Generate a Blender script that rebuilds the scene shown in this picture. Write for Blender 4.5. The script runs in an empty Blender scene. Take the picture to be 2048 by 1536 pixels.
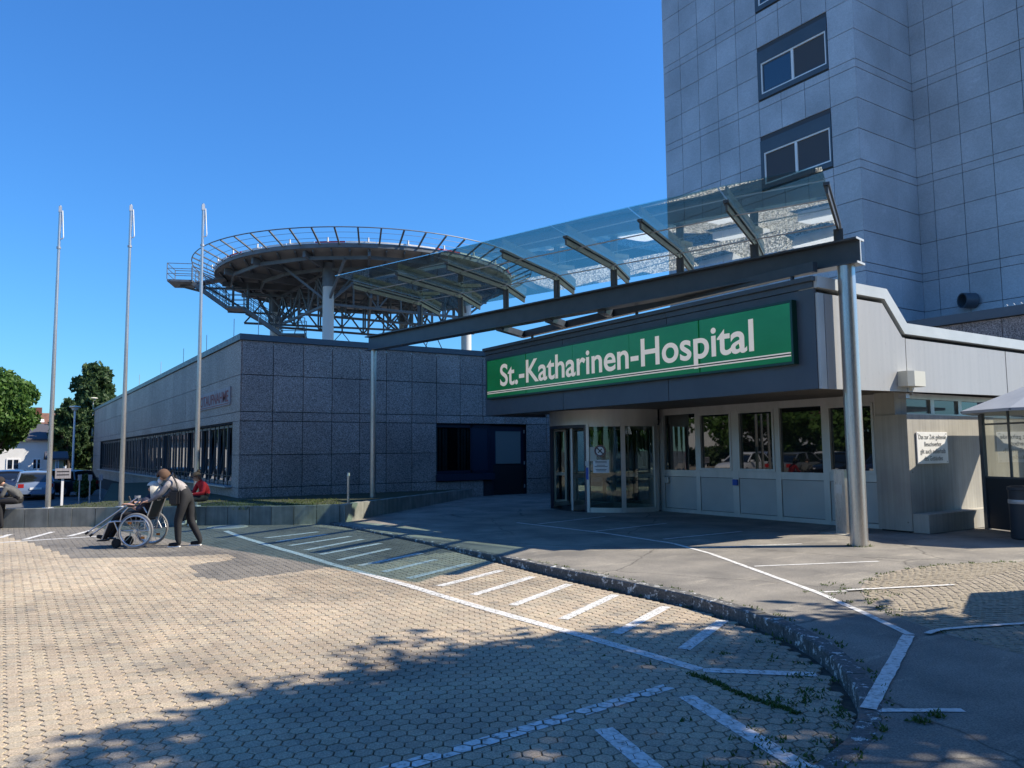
import bpy, bmesh, math, random
from mathutils import Vector, Matrix, noise as mnoise
R = random.Random(7)
rad = math.radians
scene = bpy.context.scene
col = scene.collection

# ------------------------------------------------------------------ camera
AZ, PITCH, ROLL = rad(33.5), rad(4.97), rad(0.57)
fw = Vector((-math.cos(AZ)*math.cos(PITCH), math.sin(AZ)*math.cos(PITCH), math.sin(PITCH)))
r0 = fw.cross(Vector((0, 0, 1))).normalized()
u0 = r0.cross(fw)
cr = r0*math.cos(ROLL) - u0*math.sin(ROLL)
cu = u0*math.cos(ROLL) + r0*math.sin(ROLL)
cam_data = bpy.data.cameras.new('camera')
cam = bpy.data.objects.new('camera', cam_data)
col.objects.link(cam)
M = Matrix((cr, cu, -fw)).transposed().to_4x4()
M.translation = Vector((0, 0, 1.7))
cam.matrix_world = M
cam_data.sensor_width = 36.0
cam_data.lens = 1540.0/2048.0*36.0
cam_data.clip_start = 0.1
cam_data.clip_end = 3000
scene.camera = cam

# ------------------------------------------------------------------ sky and sun
SUN_AZ, SUN_EL = rad(34.0), rad(45.0)        # azimuth from +Y towards +X
world = bpy.data.worlds.new('World')
scene.world = world
world.use_nodes = True
wn = world.node_tree.nodes; wl = world.node_tree.links
wn.clear()
wo = wn.new('ShaderNodeOutputWorld'); bg = wn.new('ShaderNodeBackground'); sk = wn.new('ShaderNodeTexSky')
sk.sky_type = 'NISHITA'; sk.sun_disc = False
sk.sun_elevation = SUN_EL; sk.sun_rotation = SUN_AZ
sk.altitude = 0; sk.air_density = 1.5; sk.dust_density = 0.0; sk.ozone_density = 10.0
bg.inputs[1].default_value = 0.103
stint = wn.new('ShaderNodeMix'); stint.data_type = 'RGBA'; stint.blend_type = 'MULTIPLY'; stint.inputs[0].default_value = 1.0
stint.inputs[7].default_value = (.39, .71, 1.0, 1)       # the phone's deep blue rendering of the clear sky
wl.new(sk.outputs[0], stint.inputs[6]); wl.new(stint.outputs[2], bg.inputs[0]); wl.new(bg.outputs[0], wo.inputs[0])
sd = bpy.data.lights.new('sun', 'SUN'); sd.energy = 4.3; sd.angle = rad(0.53); sd.color = (1.0, 0.91, 0.77)
sun = bpy.data.objects.new('sun', sd); col.objects.link(sun)
sdir = Vector((math.sin(SUN_AZ)*math.cos(SUN_EL), math.cos(SUN_AZ)*math.cos(SUN_EL), math.sin(SUN_EL)))
sun.rotation_euler = sdir.to_track_quat('Z', 'Y').to_euler()
sun.location = (20, 30, 40)
scene.render.engine = 'CYCLES'
scene.render.resolution_x = 1024; scene.render.resolution_y = 768
scene.view_settings.view_transform = 'Standard'
scene.view_settings.look = 'None'
scene.view_settings.exposure = 0.9
scene.view_settings.gamma = 1.0
scene.view_settings.use_curve_mapping = False
scene.cycles.max_bounces = 8
scene.cycles.transparent_max_bounces = 16
scene.cycles.glossy_bounces = 4

# ------------------------------------------------------------------ helpers
W = {}                                           # world position of each object's origin

def link(o, parent=None, loc=(0, 0, 0)):
    col.objects.link(o)
    loc = Vector(loc)
    W[o.name] = loc
    if parent is not None:
        o.parent = parent
        o.location = loc - W[parent.name]
    else:
        o.location = loc
    return o

def tag(o, label=None, cat=None, group=None, kind=None):
    if label: o['label'] = label
    if cat: o['category'] = cat
    if group: o['group'] = group
    if kind: o['kind'] = kind
    return o

def thing(name, label, cat, loc=(0, 0, 0), group=None):
    o = bpy.data.objects.new(name, None)
    o.empty_display_size = 0.2
    link(o, None, loc)
    return tag(o, label, cat, group)

class MB:
    def __init__(s): s.v = []; s.f = []; s.m = []
    def add(s, vs, fs, mi=0):
        n = len(s.v)
        s.v.extend([tuple(p) for p in vs])
        s.f.extend([tuple(i+n for i in f) for f in fs]); s.m.extend([mi]*len(fs))
        return s
    def box(s, a, b, mi=0):
        x0, y0, z0 = (min(a[i], b[i]) for i in range(3)); x1, y1, z1 = (max(a[i], b[i]) for i in range(3))
        return s.add([(x0,y0,z0),(x1,y0,z0),(x1,y1,z0),(x0,y1,z0),(x0,y0,z1),(x1,y0,z1),(x1,y1,z1),(x0,y1,z1)],
                     [(3,2,1,0),(4,5,6,7),(0,1,5,4),(1,2,6,5),(2,3,7,6),(3,0,4,7)], mi)
    def bar(s, p, q, w, h, up=(0,0,1), mi=0):
        """rectangular bar from p to q: width w across, height h along up"""
        p, q = Vector(p), Vector(q); d = (q-p).normalized(); up = Vector(up)
        sx = d.cross(up)
        if sx.length < 1e-5: sx = d.cross(Vector((1,0,0)))
        sx.normalize(); uy = sx.cross(d).normalized()
        vs = []
        for e in (p, q):
            for a, b in ((-1,-1),(1,-1),(1,1),(-1,1)):
                vs.append(e + sx*(a*w/2) + uy*(b*h/2))
        return s.add(vs, [(3,2,1,0),(4,5,6,7),(0,1,5,4),(1,2,6,5),(2,3,7,6),(3,0,4,7)], mi)
    def tube(s, p, q, r, r2=None, n=10, cap=True, mi=0):
        p, q = Vector(p), Vector(q); r2 = r if r2 is None else r2
        d = (q-p).normalized(); a = d.orthogonal().normalized(); b = d.cross(a)
        vs = []
        for e, rr in ((p, r), (q, r2)):
            for i in range(n):
                t = 2*math.pi*i/n
                vs.append(e + a*(rr*math.cos(t)) + b*(rr*math.sin(t)))
        fs = [(i, (i+1) % n, n+(i+1) % n, n+i) for i in range(n)]
        if cap: fs += [tuple(range(n-1, -1, -1)), tuple(range(n, 2*n))]
        return s.add(vs, fs, mi)
    def path(s, pts, r, n=8, mi=0):
        for a, b in zip(pts[:-1], pts[1:]): s.tube(a, b, r, n=n, mi=mi)
        return s
    def prism(s, poly, z0, z1, mi=0):
        n = len(poly)
        vs = [(x, y, z0) for x, y in poly] + [(x, y, z1) for x, y in poly]
        fs = [tuple(range(n-1, -1, -1)), tuple(range(n, 2*n))] + [(i, (i+1) % n, n+(i+1) % n, n+i) for i in range(n)]
        return s.add(vs, fs, mi)
    def prismx(s, poly, x0, x1, mi=0):
        """polygon in (y, z) extruded along x"""
        n = len(poly)
        vs = [(x0, y, z) for y, z in poly] + [(x1, y, z) for y, z in poly]
        fs = [tuple(range(n)), tuple(range(2*n-1, n-1, -1))] + [(i, n+i, n+(i+1) % n, (i+1) % n) for i in range(n)]
        return s.add(vs, fs, mi)
    def lathe(s, c, prof, n=24, mi=0):
        vs = []; k = len(prof)
        for i in range(n):
            t = 2*math.pi*i/n
            for r, z in prof: vs.append((c[0]+r*math.cos(t), c[1]+r*math.sin(t), c[2]+z))
        fs = []
        for i in range(n):
            j = (i+1) % n
            for a in range(k-1): fs.append((i*k+a, j*k+a, j*k+a+1, i*k+a+1))
        return s.add(vs, fs, mi)
    def arc(s, c, r0, r1, a0, a1, z0, z1, n=12, mi=0):
        """curved wall segment"""
        vs = []
        for i in range(n+1):
            t = a0+(a1-a0)*i/n
            for r in (r0, r1):
                for z in (z0, z1): vs.append((c[0]+r*math.cos(t), c[1]+r*math.sin(t), z))
        fs = []
        for i in range(n):
            a = i*4; b = a+4
            fs += [(a, b, b+1, a+1), (b+2, a+2, a+3, b+3), (a+1, b+1, b+3, a+3), (b, a, a+2, b+2)]
        fs += [(0, 1, 3, 2), (n*4, n*4+2, n*4+3, n*4+1)]
        return s.add(vs, fs, mi)
    def sphere(s, c, r, n=10, mi=0, sc=(1,1,1)):
        vs = []; k = n//2
        for i in range(k+1):
            ph = math.pi*i/k
            for j in range(n):
                t = 2*math.pi*j/n
                vs.append((c[0]+sc[0]*r*math.sin(ph)*math.cos(t), c[1]+sc[1]*r*math.sin(ph)*math.sin(t), c[2]+sc[2]*r*math.cos(ph)))
        fs = [(i*n+j, (i+1)*n+j, (i+1)*n+(j+1) % n, i*n+(j+1) % n) for i in range(k) for j in range(n)]
        return s.add(vs, fs, mi)
    def mesh(s, name, mats, smooth=False):
        me = bpy.data.meshes.new(name)
        me.from_pydata(s.v, [], s.f)
        for m in (mats if isinstance(mats, (list, tuple)) else [mats]): me.materials.append(m)
        if len(set(s.m)) > 1: me.polygons.foreach_set('material_index', s.m)
        if smooth:
            me.polygons.foreach_set('use_smooth', [True]*len(me.polygons))
            try: me.set_sharp_from_angle(angle=rad(40))
            except Exception: pass
        me.update()
        return me
    def build(s, name, mats, parent=None, smooth=False, at=(0, 0, 0)):
        return link(bpy.data.objects.new(name, s.mesh(name, mats, smooth)), parent, at)

_cache = {}
def block(name, c, d, mat, parent, bev=0.0):
    """a box part whose mesh is shared between equal sizes"""
    key = (tuple(round(x, 3) for x in d), mat.name, name, bev)
    me = _cache.get(key)
    if me is None:
        hx, hy, hz = d[0]/2, d[1]/2, d[2]/2
        mb = MB().box((-hx, -hy, -hz), (hx, hy, hz)); me = mb.mesh(name, mat)
        if bev > 0:
            bm = bmesh.new(); bm.from_mesh(me)
            bmesh.ops.bevel(bm, geom=list(bm.edges), offset=bev, segments=1, affect='EDGES')
            bm.to_mesh(me); bm.free()
        _cache[key] = me
    return link(bpy.data.objects.new(name, me), parent, c)

def copy_tree(o, parent=None):
    c = o.copy(); col.objects.link(c); c.parent = parent
    for ch in o.children: copy_tree(ch, c)
    return c

# ------------------------------------------------------------------ materials
def hexc(r, g, b):
    f = lambda c: (c/255/12.92) if c/255 <= 0.04045 else ((c/255+0.055)/1.055)**2.4
    return (f(r), f(g), f(b))

class Mat:
    def __init__(s, name, base=(.5,.5,.5), rough=.6, metal=0., spec=None, ior=None):
        s.m = bpy.data.materials.new(name); s.m.use_nodes = True
        s.n = s.m.node_tree.nodes; s.l = s.m.node_tree.links
        s.b = s.n['Principled BSDF']
        s.b.inputs['Base Color'].default_value = (*base, 1)
        s.b.inputs['Roughness'].default_value = rough
        s.b.inputs['Metallic'].default_value = metal
        if spec is not None: s.b.inputs['Specular IOR Level'].default_value = spec
        if ior is not None: s.b.inputs['IOR'].default_value = ior
        s.tc = None; s.base = base
    def coord(s, scale=(1,1,1), obj=False):
        if s.tc is None: s.tc = s.n.new('ShaderNodeTexCoord')
        mp = s.n.new('ShaderNodeMapping'); mp.inputs['Scale'].default_value = scale
        if obj: s.l.new(s.tc.outputs['Object'], mp.inputs['Vector'])
        else:
            g = s.n.new('ShaderNodeNewGeometry'); s.l.new(g.outputs['Position'], mp.inputs['Vector'])
        return mp.outputs[0]
    def noise(s, scale, detail=4, vec=None, rough=.55):
        n = s.n.new('ShaderNodeTexNoise'); n.inputs['Scale'].default_value = scale
        n.inputs['Detail'].default_value = detail; n.inputs['Roughness'].default_value = rough
        s.l.new(vec if vec is not None else s.coord(), n.inputs['Vector'])
        return n.outputs['Fac']
    def voro(s, scale, vec=None, out='Color'):
        n = s.n.new('ShaderNodeTexVoronoi'); n.inputs['Scale'].default_value = scale
        s.l.new(vec if vec is not None else s.coord(), n.inputs['Vector'])
        return n.outputs[out]
    def ramp(s, fac, stops):
        r = s.n.new('ShaderNodeValToRGB'); el = r.color_ramp.elements
        while len(el) < len(stops): el.new(0.5)
        for e, (p, c) in zip(el, stops):
            e.position = p; e.color = (*c, 1) if len(c) == 3 else c
        s.l.new(fac, r.inputs[0]); return r.outputs[0]
    def mix(s, a, b, fac, mode='MIX'):
        m = s.n.new('ShaderNodeMix'); m.data_type = 'RGBA'; m.blend_type = mode
        for sock, val in ((m.inputs[0], fac), (m.inputs[6], a), (m.inputs[7], b)):
            if hasattr(val, 'is_linked') or isinstance(val, bpy.types.NodeSocket): s.l.new(val, sock)
            elif isinstance(val, (int, float)): sock.default_value = val
            else: sock.default_value = (*val, 1)
        return m.outputs[2]
    def math(s, op, a, b):
        m = s.n.new('ShaderNodeMath'); m.operation = op
        for i, val in enumerate((a, b)):
            if isinstance(val, (int, float)): m.inputs[i].default_value = val
            else: s.l.new(val, m.inputs[i])
        return m.outputs[0]
    def color(s, sock): s.l.new(sock, s.b.inputs['Base Color']); return s
    def roughn(s, sock): s.l.new(sock, s.b.inputs['Roughness']); return s
    def bump(s, h, strength=.3, dist=.01):
        b = s.n.new('ShaderNodeBump'); b.inputs['Strength'].default_value = strength; b.inputs['Distance'].default_value = dist
        s.l.new(h, b.inputs['Height']); s.l.new(b.outputs[0], s.b.inputs['Normal']); return s
    def rnd(s):
        o = s.n.new('ShaderNodeObjectInfo'); return o.outputs['Random']

def vmul(c, k): return tuple(x*k for x in c)

MT = {}
# painted dark slate metal (fascia, steel beams)
m = Mat('slate_paint', (.062,.080,.100), .42); nf = m.noise(1.3, 5)
m.color(m.ramp(nf, [(.3, (.055,.072,.092)), (.7, (.072,.092,.114))])); m.roughn(m.ramp(m.noise(9, 3), [(.3,(.36,)*3),(.7,(.52,)*3)])); MT['slate'] = m.m
m = Mat('steel_beam_paint', (.05,.062,.078), .38); m.color(m.ramp(m.noise(4, 5), [(.3,(.042,.054,.07)),(.75,(.062,.076,.094))])); MT['beam'] = m.m
m = Mat('light_steel_paint', (.34,.36,.36), .42); m.color(m.ramp(m.noise(3, 5), [(.3,(.20,.205,.20)),(.75,(.27,.275,.265))])); MT['lsteel'] = m.m
m = Mat('rafter_paint', (.13,.135,.135), .42); m.color(m.ramp(m.noise(3, 5), [(.3,(.055,.06,.062)),(.75,(.085,.09,.092))])); MT['rafter'] = m.m
m = Mat('black_rubber', (.012,.012,.014), .5); MT['black'] = m.m
m = Mat('dark_navy_metal', (.010,.016,.034), .35); MT['navy'] = m.m
m = Mat('navy_sill_paint', (.012,.022,.045), .4); MT['navysill'] = m.m
# light facade panels
m = Mat('light_facade_panel', (.50,.52,.54), .5)
st = m.noise(1.0, 6, m.coord((9, 9, .35))); lg = m.noise(.7, 4)
c1 = m.ramp(st, [(.3,(.365,.368,.36)),(.72,(.405,.405,.392))])
m.color(m.mix(c1, m.ramp(m.noise(26, 4, m.coord((1,1,.3))), [(.62,(1,1,1)),(.74,(.72,.72,.72))]), .6, 'MULTIPLY')); MT['panel'] = m.m
m = Mat('white_metal_cap', (.62,.66,.66), .38); m.color(m.ramp(m.noise(2, 4), [(.3,(.47,.49,.47)),(.7,(.56,.58,.56))])); MT['cap'] = m.m
# brushed stainless
m = Mat('brushed_steel', (.56,.56,.57), .27, .78); m.roughn(m.ramp(m.noise(4, 4, m.coord((60,60,1.5))), [(.3,(.24,)*3),(.75,(.40,)*3)]))
m.color(m.ramp(m.noise(2, 5, m.coord((6,6,.5))), [(.3,(.52,.48,.43)),(.75,(.68,.635,.58))])); MT['steel'] = m.m
m = Mat('galvanised_steel', (.42,.43,.44), .45, .5); m.color(m.ramp(m.noise(3, 4), [(.3,(.34,.35,.36)),(.7,(.5,.51,.52))])); MT['galv'] = m.m
m = Mat('anodised_aluminium', (.52,.52,.50), .42, .55); m.color(m.ramp(m.noise(2.5, 4, m.coord((2,2,.4))), [(.3,(.54,.52,.47)),(.7,(.63,.60,.55))])); MT['alu'] = m.m
m = Mat('grey_lower_panel', (.42,.42,.41), .42, .3); m.color(m.ramp(m.noise(1.4, 4), [(.3,(.44,.425,.39)),(.7,(.52,.50,.46))])); MT['alupanel'] = m.m
# concrete with board marks
m = Mat('board_marked_concrete', (.36,.34,.29), .85)
bd = m.noise(1, 6, m.coord((14,14,.5))); big = m.noise(.9, 6); holes = m.voro(3.1, None, 'Distance')
c1 = m.ramp(bd, [(.25,(.36,.34,.295)),(.75,(.50,.475,.41))]); c2 = m.ramp(big, [(.35,(.75,.75,.75)),(.7,(1.05,1.05,1.03))])
c3 = m.mix(c1, c2, 1.0, 'MULTIPLY'); c4 = m.mix(c3, m.ramp(holes, [(.035,(.25,.25,.25)),(.06,(1,1,1))]), .85, 'MULTIPLY')
m.color(c4); m.bump(bd, .25, .01); MT['conc'] = m.m
m = Mat('planter_concrete', (.27,.27,.25), .88)
bd = m.noise(1, 6, m.coord((10,10,.6))); c1 = m.ramp(bd, [(.25,(.18,.18,.165)),(.75,(.33,.33,.30))])
m.color(m.mix(c1, m.ramp(m.noise(2.2, 5), [(.4,(.7,.72,.68)),(.65,(1.05,1.05,1.0))]), 1.0, 'MULTIPLY')); m.bump(m.noise(60, 3), .2, .004); MT['planter'] = m.m
# dark speckled granite (annex)
def granite(name, dark, mid, light, scale, rough, vary=.12, fine=.8):
    m = Mat(name, mid, rough)
    v = m.voro(scale); sp = m.n.new('ShaderNodeSeparateColor'); m.l.new(v, sp.inputs[0])
    c = m.ramp(sp.outputs[0], [(.18, dark), (.34, mid), (.62, mid), (.80, light)])
    n2 = m.noise(scale*2.6, 2)
    c = m.mix(c, m.ramp(n2, [(.3,(.7,.7,.7)),(.7,(1.25,1.25,1.25))]), fine, 'MULTIPLY')
    st = m.ramp(m.noise(.55, 6, m.coord((1,1,.8))), [(.36,(.80,.80,.80)),(.62,(1.06,1.06,1.06))])
    c = m.mix(c, st, 1.0, 'MULTIPLY')
    rr = m.ramp(m.rnd(), [(0,(1-vary,)*3),(1,(1+vary,)*3)])
    m.color(m.mix(c, rr, 1.0, 'MULTIPLY'))
    return m
MT['granite'] = granite('dark_speckled_granite', (.13,.105,.095), (.30,.245,.215), (.48,.40,.36), 58, .55).m
g = granite('pale_blue_granite', (.42,.44,.47), (.45,.472,.505), (.485,.508,.54), 30, .42, .05, .3)
scr = g.ramp(g.noise(1.6, 6, g.coord((.8,.8,1.8))), [(.66,(1,1,1)),(.72,(1.22,1.22,1.22))])
bc = g.b.inputs['Base Color'].links[0].from_socket
g.color(g.mix(bc, scr, .5, 'MULTIPLY')); MT['tower'] = g.m
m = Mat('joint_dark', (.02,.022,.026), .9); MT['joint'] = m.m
m = Mat('tower_joint', (.07,.075,.085), .9); MT['tjoint'] = m.m
# asphalt walkway
m = Mat('asphalt_walkway', (.10,.10,.098), .9)
c1 = m.ramp(m.noise(90, 3), [(.3,(.12,.112,.098)),(.75,(.33,.305,.265))])
c1 = m.mix(c1, m.ramp(m.noise(1.1, 6), [(.35,(.66,.66,.66)),(.66,(1.2,1.18,1.13))]), 1.0, 'MULTIPLY')
scr = m.ramp(m.noise(5, 8, m.coord((1,.25,1)), .7), [(.56,(1,1,1)),(.66,(1.75,1.72,1.62))])
vc = m.n.new('ShaderNodeTexVoronoi'); vc.feature = 'DISTANCE_TO_EDGE'; vc.inputs['Scale'].default_value = .33
wv_ = m.n.new('ShaderNodeTexNoise'); wv_.inputs['Scale'].default_value = 1.2; wv_.inputs['Detail'].default_value = 6
cm_ = m.n.new('ShaderNodeVectorMath'); cm_.operation = 'MULTIPLY_ADD'; cm_.inputs[1].default_value = (.55,.55,0)
m.l.new(m.coord(), wv_.inputs['Vector']); m.l.new(wv_.outputs['Color'], cm_.inputs[0]); m.l.new(m.coord(), cm_.inputs[2]); m.l.new(cm_.outputs[0], vc.inputs['Vector'])
crk = m.ramp(vc.outputs['Distance'], [(.0015,(.38,.37,.36)),(.005,(1,1,1))])
c1 = m.mix(c1, crk, 1.0, 'MULTIPLY')
c1 = m.mix(c1, m.ramp(m.noise(260, 2, None, .8), [(.3,(.7,.7,.7)),(.7,(1.3,1.3,1.3))]), .8, 'MULTIPLY')
m.color(m.mix(c1, scr, .55, 'MULTIPLY')); m.bump(m.noise(120, 3), .35, .004); MT['asphalt'] = m.m
m = Mat('far_ground_asphalt', (.10,.10,.10), .9); m.color(m.ramp(m.noise(2, 6), [(.3,(.07,.07,.07)),(.7,(.14,.138,.13))])); MT['farasph'] = m.m
# pavers: colour attribute times speckle
m = Mat('concrete_paver', (.3,.25,.2), .88)
at = m.n.new('ShaderNodeAttribute'); at.attribute_name = 'tone'
sp = m.ramp(m.noise(75, 5, None, .8), [(.33,(.38,.37,.36)),(.48,(.92,.92,.92)),(.60,(1.35,1.33,1.28)),(.68,(2.1,2.05,1.9))])
sp2 = m.mix(m.ramp(m.noise(1.3, 6), [(.3,(.80,.81,.82)),(.7,(1.12,1.1,1.06))]), m.ramp(m.noise(.42, 8, None, .68), [(.36,(.66,.66,.67)),(.50,(1,1,1)),(.7,(1.08,1.07,1.05))]), 1.0, 'MULTIPLY')
c = m.mix(at.outputs['Color'], sp, .9, 'MULTIPLY'); m.color(m.mix(c, sp2, 1.0, 'MULTIPLY')); m.bump(m.noise(170, 2), .5, .004); MT['paver'] = m.m
m = Mat('joint_sand', (.055,.048,.038), .95); m.color(m.ramp(m.noise(25, 4), [(.35,(.045,.037,.028)),(.65,(.085,.071,.053))])); MT['sand'] = m.m
m = Mat('plaza_far_paving', (.29,.245,.195), .9); m.color(m.ramp(m.noise(6, 5), [(.3,(.24,.2,.16)),(.7,(.34,.29,.23))])); MT['farpave'] = m.m
m = Mat('sett_stone', (.3,.26,.19), .85); m.color(m.mix(m.ramp(m.noise(14, 3), [(.3,(.22,.185,.135)),(.7,(.36,.31,.225))]), m.ramp(m.noise(150, 2), [(.3,(.7,.7,.7)),(.7,(1.3,1.3,1.3))]), .8, 'MULTIPLY')); m.bump(m.noise(90, 2), .4, .005); MT['sett'] = m.m
# worn road paint
m = Mat('worn_white_paint', (.72,.72,.69), .7)
m.color(m.ramp(m.noise(22, 6, None, .65), [(.34,(.22,.20,.17)),(.44,(.56,.55,.51)),(.58,(.70,.69,.66)),(.8,(.78,.77,.74))])); MT['paint'] = m.m
m = Mat('mint_paint', (.30,.62,.50), .7); m.color(m.ramp(m.noise(12, 5), [(.3,(.26,.52,.42)),(.6,(.34,.66,.54))])); MT['mint'] = m.m
# kerb stone with rests of white paint
m = Mat('kerb_stone', (.11,.108,.10), .85)
c1 = m.ramp(m.noise(40, 4), [(.3,(.06,.06,.056)),(.72,(.15,.147,.138))])
pm = m.ramp(m.noise(9, 9, None, .78), [(.56,(0,0,0)),(.585,(1,1,1))])
m.color(m.mix(c1, (.62,.62,.58), pm)); m.bump(m.noise(60, 4), .5, .006); MT['kerb'] = m.m
# glass
def window_glass(name, base, ior=1.85, rough=.015):
    m = Mat(name, base, rough, 0, .5, ior)
    m.bump(m.noise(.9, 1, m.coord((1,1,.5))), .06, .02)
    return m.m
MT['glass'] = window_glass('window_glass', (.012,.016,.016))
MT['glassblue'] = window_glass('tower_window_glass', (.006,.010,.018), 2.1)
MT['glasspale'] = window_glass('pale_clerestory_glass', (.17,.19,.18), 1.5)
def clear_glass(name, tint, boost=1.0, rough=0.0, ior=1.5):
    m = bpy.data.materials.new(name); m.use_nodes = True; n = m.node_tree.nodes; l = m.node_tree.links; n.clear()
    o = n.new('ShaderNodeOutputMaterial'); t = n.new('ShaderNodeBsdfTransparent'); g = n.new('ShaderNodeBsdfGlossy'); mx = n.new('ShaderNodeMixShader')
    f = n.new('ShaderNodeFresnel'); f.inputs['IOR'].default_value = ior
    t.inputs[0].default_value = (*tint, 1); g.inputs['Roughness'].default_value = rough; g.inputs['Color'].default_value = (.95,1,.98,1)
    k = n.new('ShaderNodeMath'); k.operation = 'MULTIPLY'; k.use_clamp = True; k.inputs[1].default_value = boost
    l.new(f.outputs[0], k.inputs[0]); l.new(k.outputs[0], mx.inputs[0]); l.new(t.outputs[0], mx.inputs[1]); l.new(g.outputs[0], mx.inputs[2]); l.new(mx.outputs[0], o.inputs[0])
    return m
MT['canopyglass'] = clear_glass('green_canopy_glass', (.76,.89,.85), .5)
MT['doorglass'] = clear_glass('door_glass', (.55,.62,.60), 1.5)
MT['kioskglass'] = clear_glass('shelter_glass', (.88,.88,.82), .35)
# sign
m = Mat('green_sign_acrylic', (.004,.13,.042), .22); m.color(m.ramp(m.noise(.9, 3, m.coord((1,1,2.5))), [(.3,(.007,.155,.042)),(.7,(.012,.225,.06))])); em = m.b.inputs['Emission Color']; em.default_value = (.02,1.0,.22,1); m.b.inputs['Emission Strength'].default_value = .022; MT['green'] = m.m
m = Mat('dark_green_frame', (.004,.045,.03), .35); MT['greenframe'] = m.m
m = Mat('sign_white', (.80,.79,.76), .35); m.color(m.ramp(m.noise(5, 3, m.coord((1,1,.4))), [(.3,(.76,.75,.72)),(.7,(.86,.85,.82))])); MT['white'] = m.m
m = Mat('backlit_letter', (.80,.79,.76), .35); m.b.inputs['Emission Color'].default_value = (1.0,.80,.50,1); m.b.inputs['Emission Strength'].default_value = .16; MT['letter'] = m.m
m = Mat('white_frame', (.80,.79,.77), .4); MT['wframe'] = m.m
m = Mat('faded_red', (.30,.09,.08), .7); MT['fred'] = m.m
m = Mat('red_paint', (.45,.03,.03), .5); MT['red'] = m.m
m = Mat('faded_plate', (.32,.31,.32), .6); m.color(m.ramp(m.noise(3, 5, m.coord((6,6,.6))), [(.3,(.22,.2,.21)),(.7,(.40,.38,.39))])); MT['plate'] = m.m
m = Mat('blue_sticker', (.02,.09,.42), .4); MT['blue'] = m.m
m = Mat('cream_plastic', (.62,.60,.50), .5); MT['cream'] = m.m
m = Mat('brown_soffit_wood', (.13,.105,.08), .6); m.color(m.ramp(m.noise(2, 5, m.coord((.6,12,12))), [(.3,(.10,.08,.06)),(.7,(.17,.14,.105))])); MT['soffit'] = m.m
# gravel
m = Mat('roof_gravel', (.36,.34,.30), .9)
v = m.voro(24); sp = m.n.new('ShaderNodeSeparateColor'); m.l.new(v, sp.inputs[0])
m.color(m.ramp(sp.outputs[0], [(.1,(.13,.115,.095)),(.5,(.36,.33,.28)),(.9,(.66,.64,.58))])); m.bump(m.voro(24, None, 'Distance'), 1.0, .05); MT['gravel'] = m.m
m = Mat('roof_felt', (.06,.06,.065), .9); MT['felt'] = m.m
m = Mat('grey_fabric', (.30,.33,.37), .8); m.color(m.ramp(m.noise(2, 4), [(.3,(.27,.30,.34)),(.7,(.33,.36,.40))])); MT['fabric'] = m.m
# vegetation
def leafmat(name, a, b, c):
    m = bpy.data.materials.new(name); m.use_nodes = True; n = m.node_tree.nodes; l = m.node_tree.links
    p = n['Principled BSDF']; p.inputs['Roughness'].default_value = .55; p.inputs['Specular IOR Level'].default_value = .3
    g = n.new('ShaderNodeNewGeometry'); rp = n.new('ShaderNodeValToRGB')
    el = rp.color_ramp.elements; el.new(.5)
    for e, (q, cc) in zip(el, ((0, a), (.5, b), (1, c))): e.position = q; e.color = (*cc, 1)
    l.new(g.outputs['Random Per Island'], rp.inputs[0]); l.new(rp.outputs[0], p.inputs['Base Color'])
    t = n.new('ShaderNodeBsdfTranslucent'); l.new(rp.outputs[0], t.inputs[0])
    mx = n.new('ShaderNodeMixShader'); mx.inputs[0].default_value = .35
    o = n['Material Output']; l.new(p.outputs[0], mx.inputs[1]); l.new(t.outputs[0], mx.inputs[2]); l.new(mx.outputs[0], o.inputs[0])
    return m
MT['leaf'] = leafmat('maple_leaves', (.045,.105,.022), (.075,.155,.03), (.12,.21,.045))
MT['leafdark'] = leafmat('hornbeam_leaves', (.030,.065,.026), (.050,.095,.034), (.095,.14,.05))
MT['grass'] = leafmat('grass_blades', (.04,.07,.016), (.07,.10,.022), (.13,.15,.04))
MT['moss'] = leafmat('moss_and_weeds', (.04,.075,.012), (.07,.12,.018), (.12,.16,.03))
m = Mat('bark', (.07,.055,.042), .9); m.color(m.ramp(m.noise(9, 5, m.coord((1,1,.2))), [(.3,(.045,.035,.027)),(.7,(.10,.08,.062))])); m.bump(m.noise(14, 4, m.coord((1,1,.2))), .5, .03); MT['bark'] = m.m
m = Mat('lawn_soil', (.05,.07,.025), .95); m.color(m.ramp(m.noise(4, 6), [(.3,(.022,.030,.012)),(.7,(.045,.05,.022))])); MT['lawn'] = m.m
# houses
m = Mat('white_render', (.72,.71,.68), .85); m.color(m.ramp(m.noise(.8, 5), [(.3,(.66,.65,.62)),(.7,(.76,.75,.72))])); MT['render'] = m.m
m = Mat('grey_render', (.40,.40,.40), .85); MT['grender'] = m.m
m = Mat('yellow_render', (.42,.38,.24), .85); MT['yrender'] = m.m
m = Mat('brown_roof_tile', (.16,.075,.045), .8); m.color(m.ramp(m.noise(2.5, 5), [(.3,(.12,.058,.038)),(.7,(.21,.10,.058))])); MT['rooftile'] = m.m
m = Mat('grey_roof_tile', (.07,.07,.08), .75); MT['roofgrey'] = m.m
m = Mat('chimney_brick', (.14,.05,.035), .9); MT['brick'] = m.m

# ================================================================== GROUND
def hz(x):
    t = max(0., min(1., (-7.0-x)/6.0)); return .1*t*t*(3-2*t)
def onp(x, y):
    """a plaza point measured on z=0 moved along its sight line onto the sloping plaza"""
    k = (1.7-hz(x))/1.7
    return (x*k, y*k)

gm = MB(); gm.add([(-900,-900,-.6),(900,-900,-.6),(900,900,-.6),(-900,900,-.6)], [(0,1,2,3)])
ground = tag(gm.build('ground', MT['farasph']), kind='structure')

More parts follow.
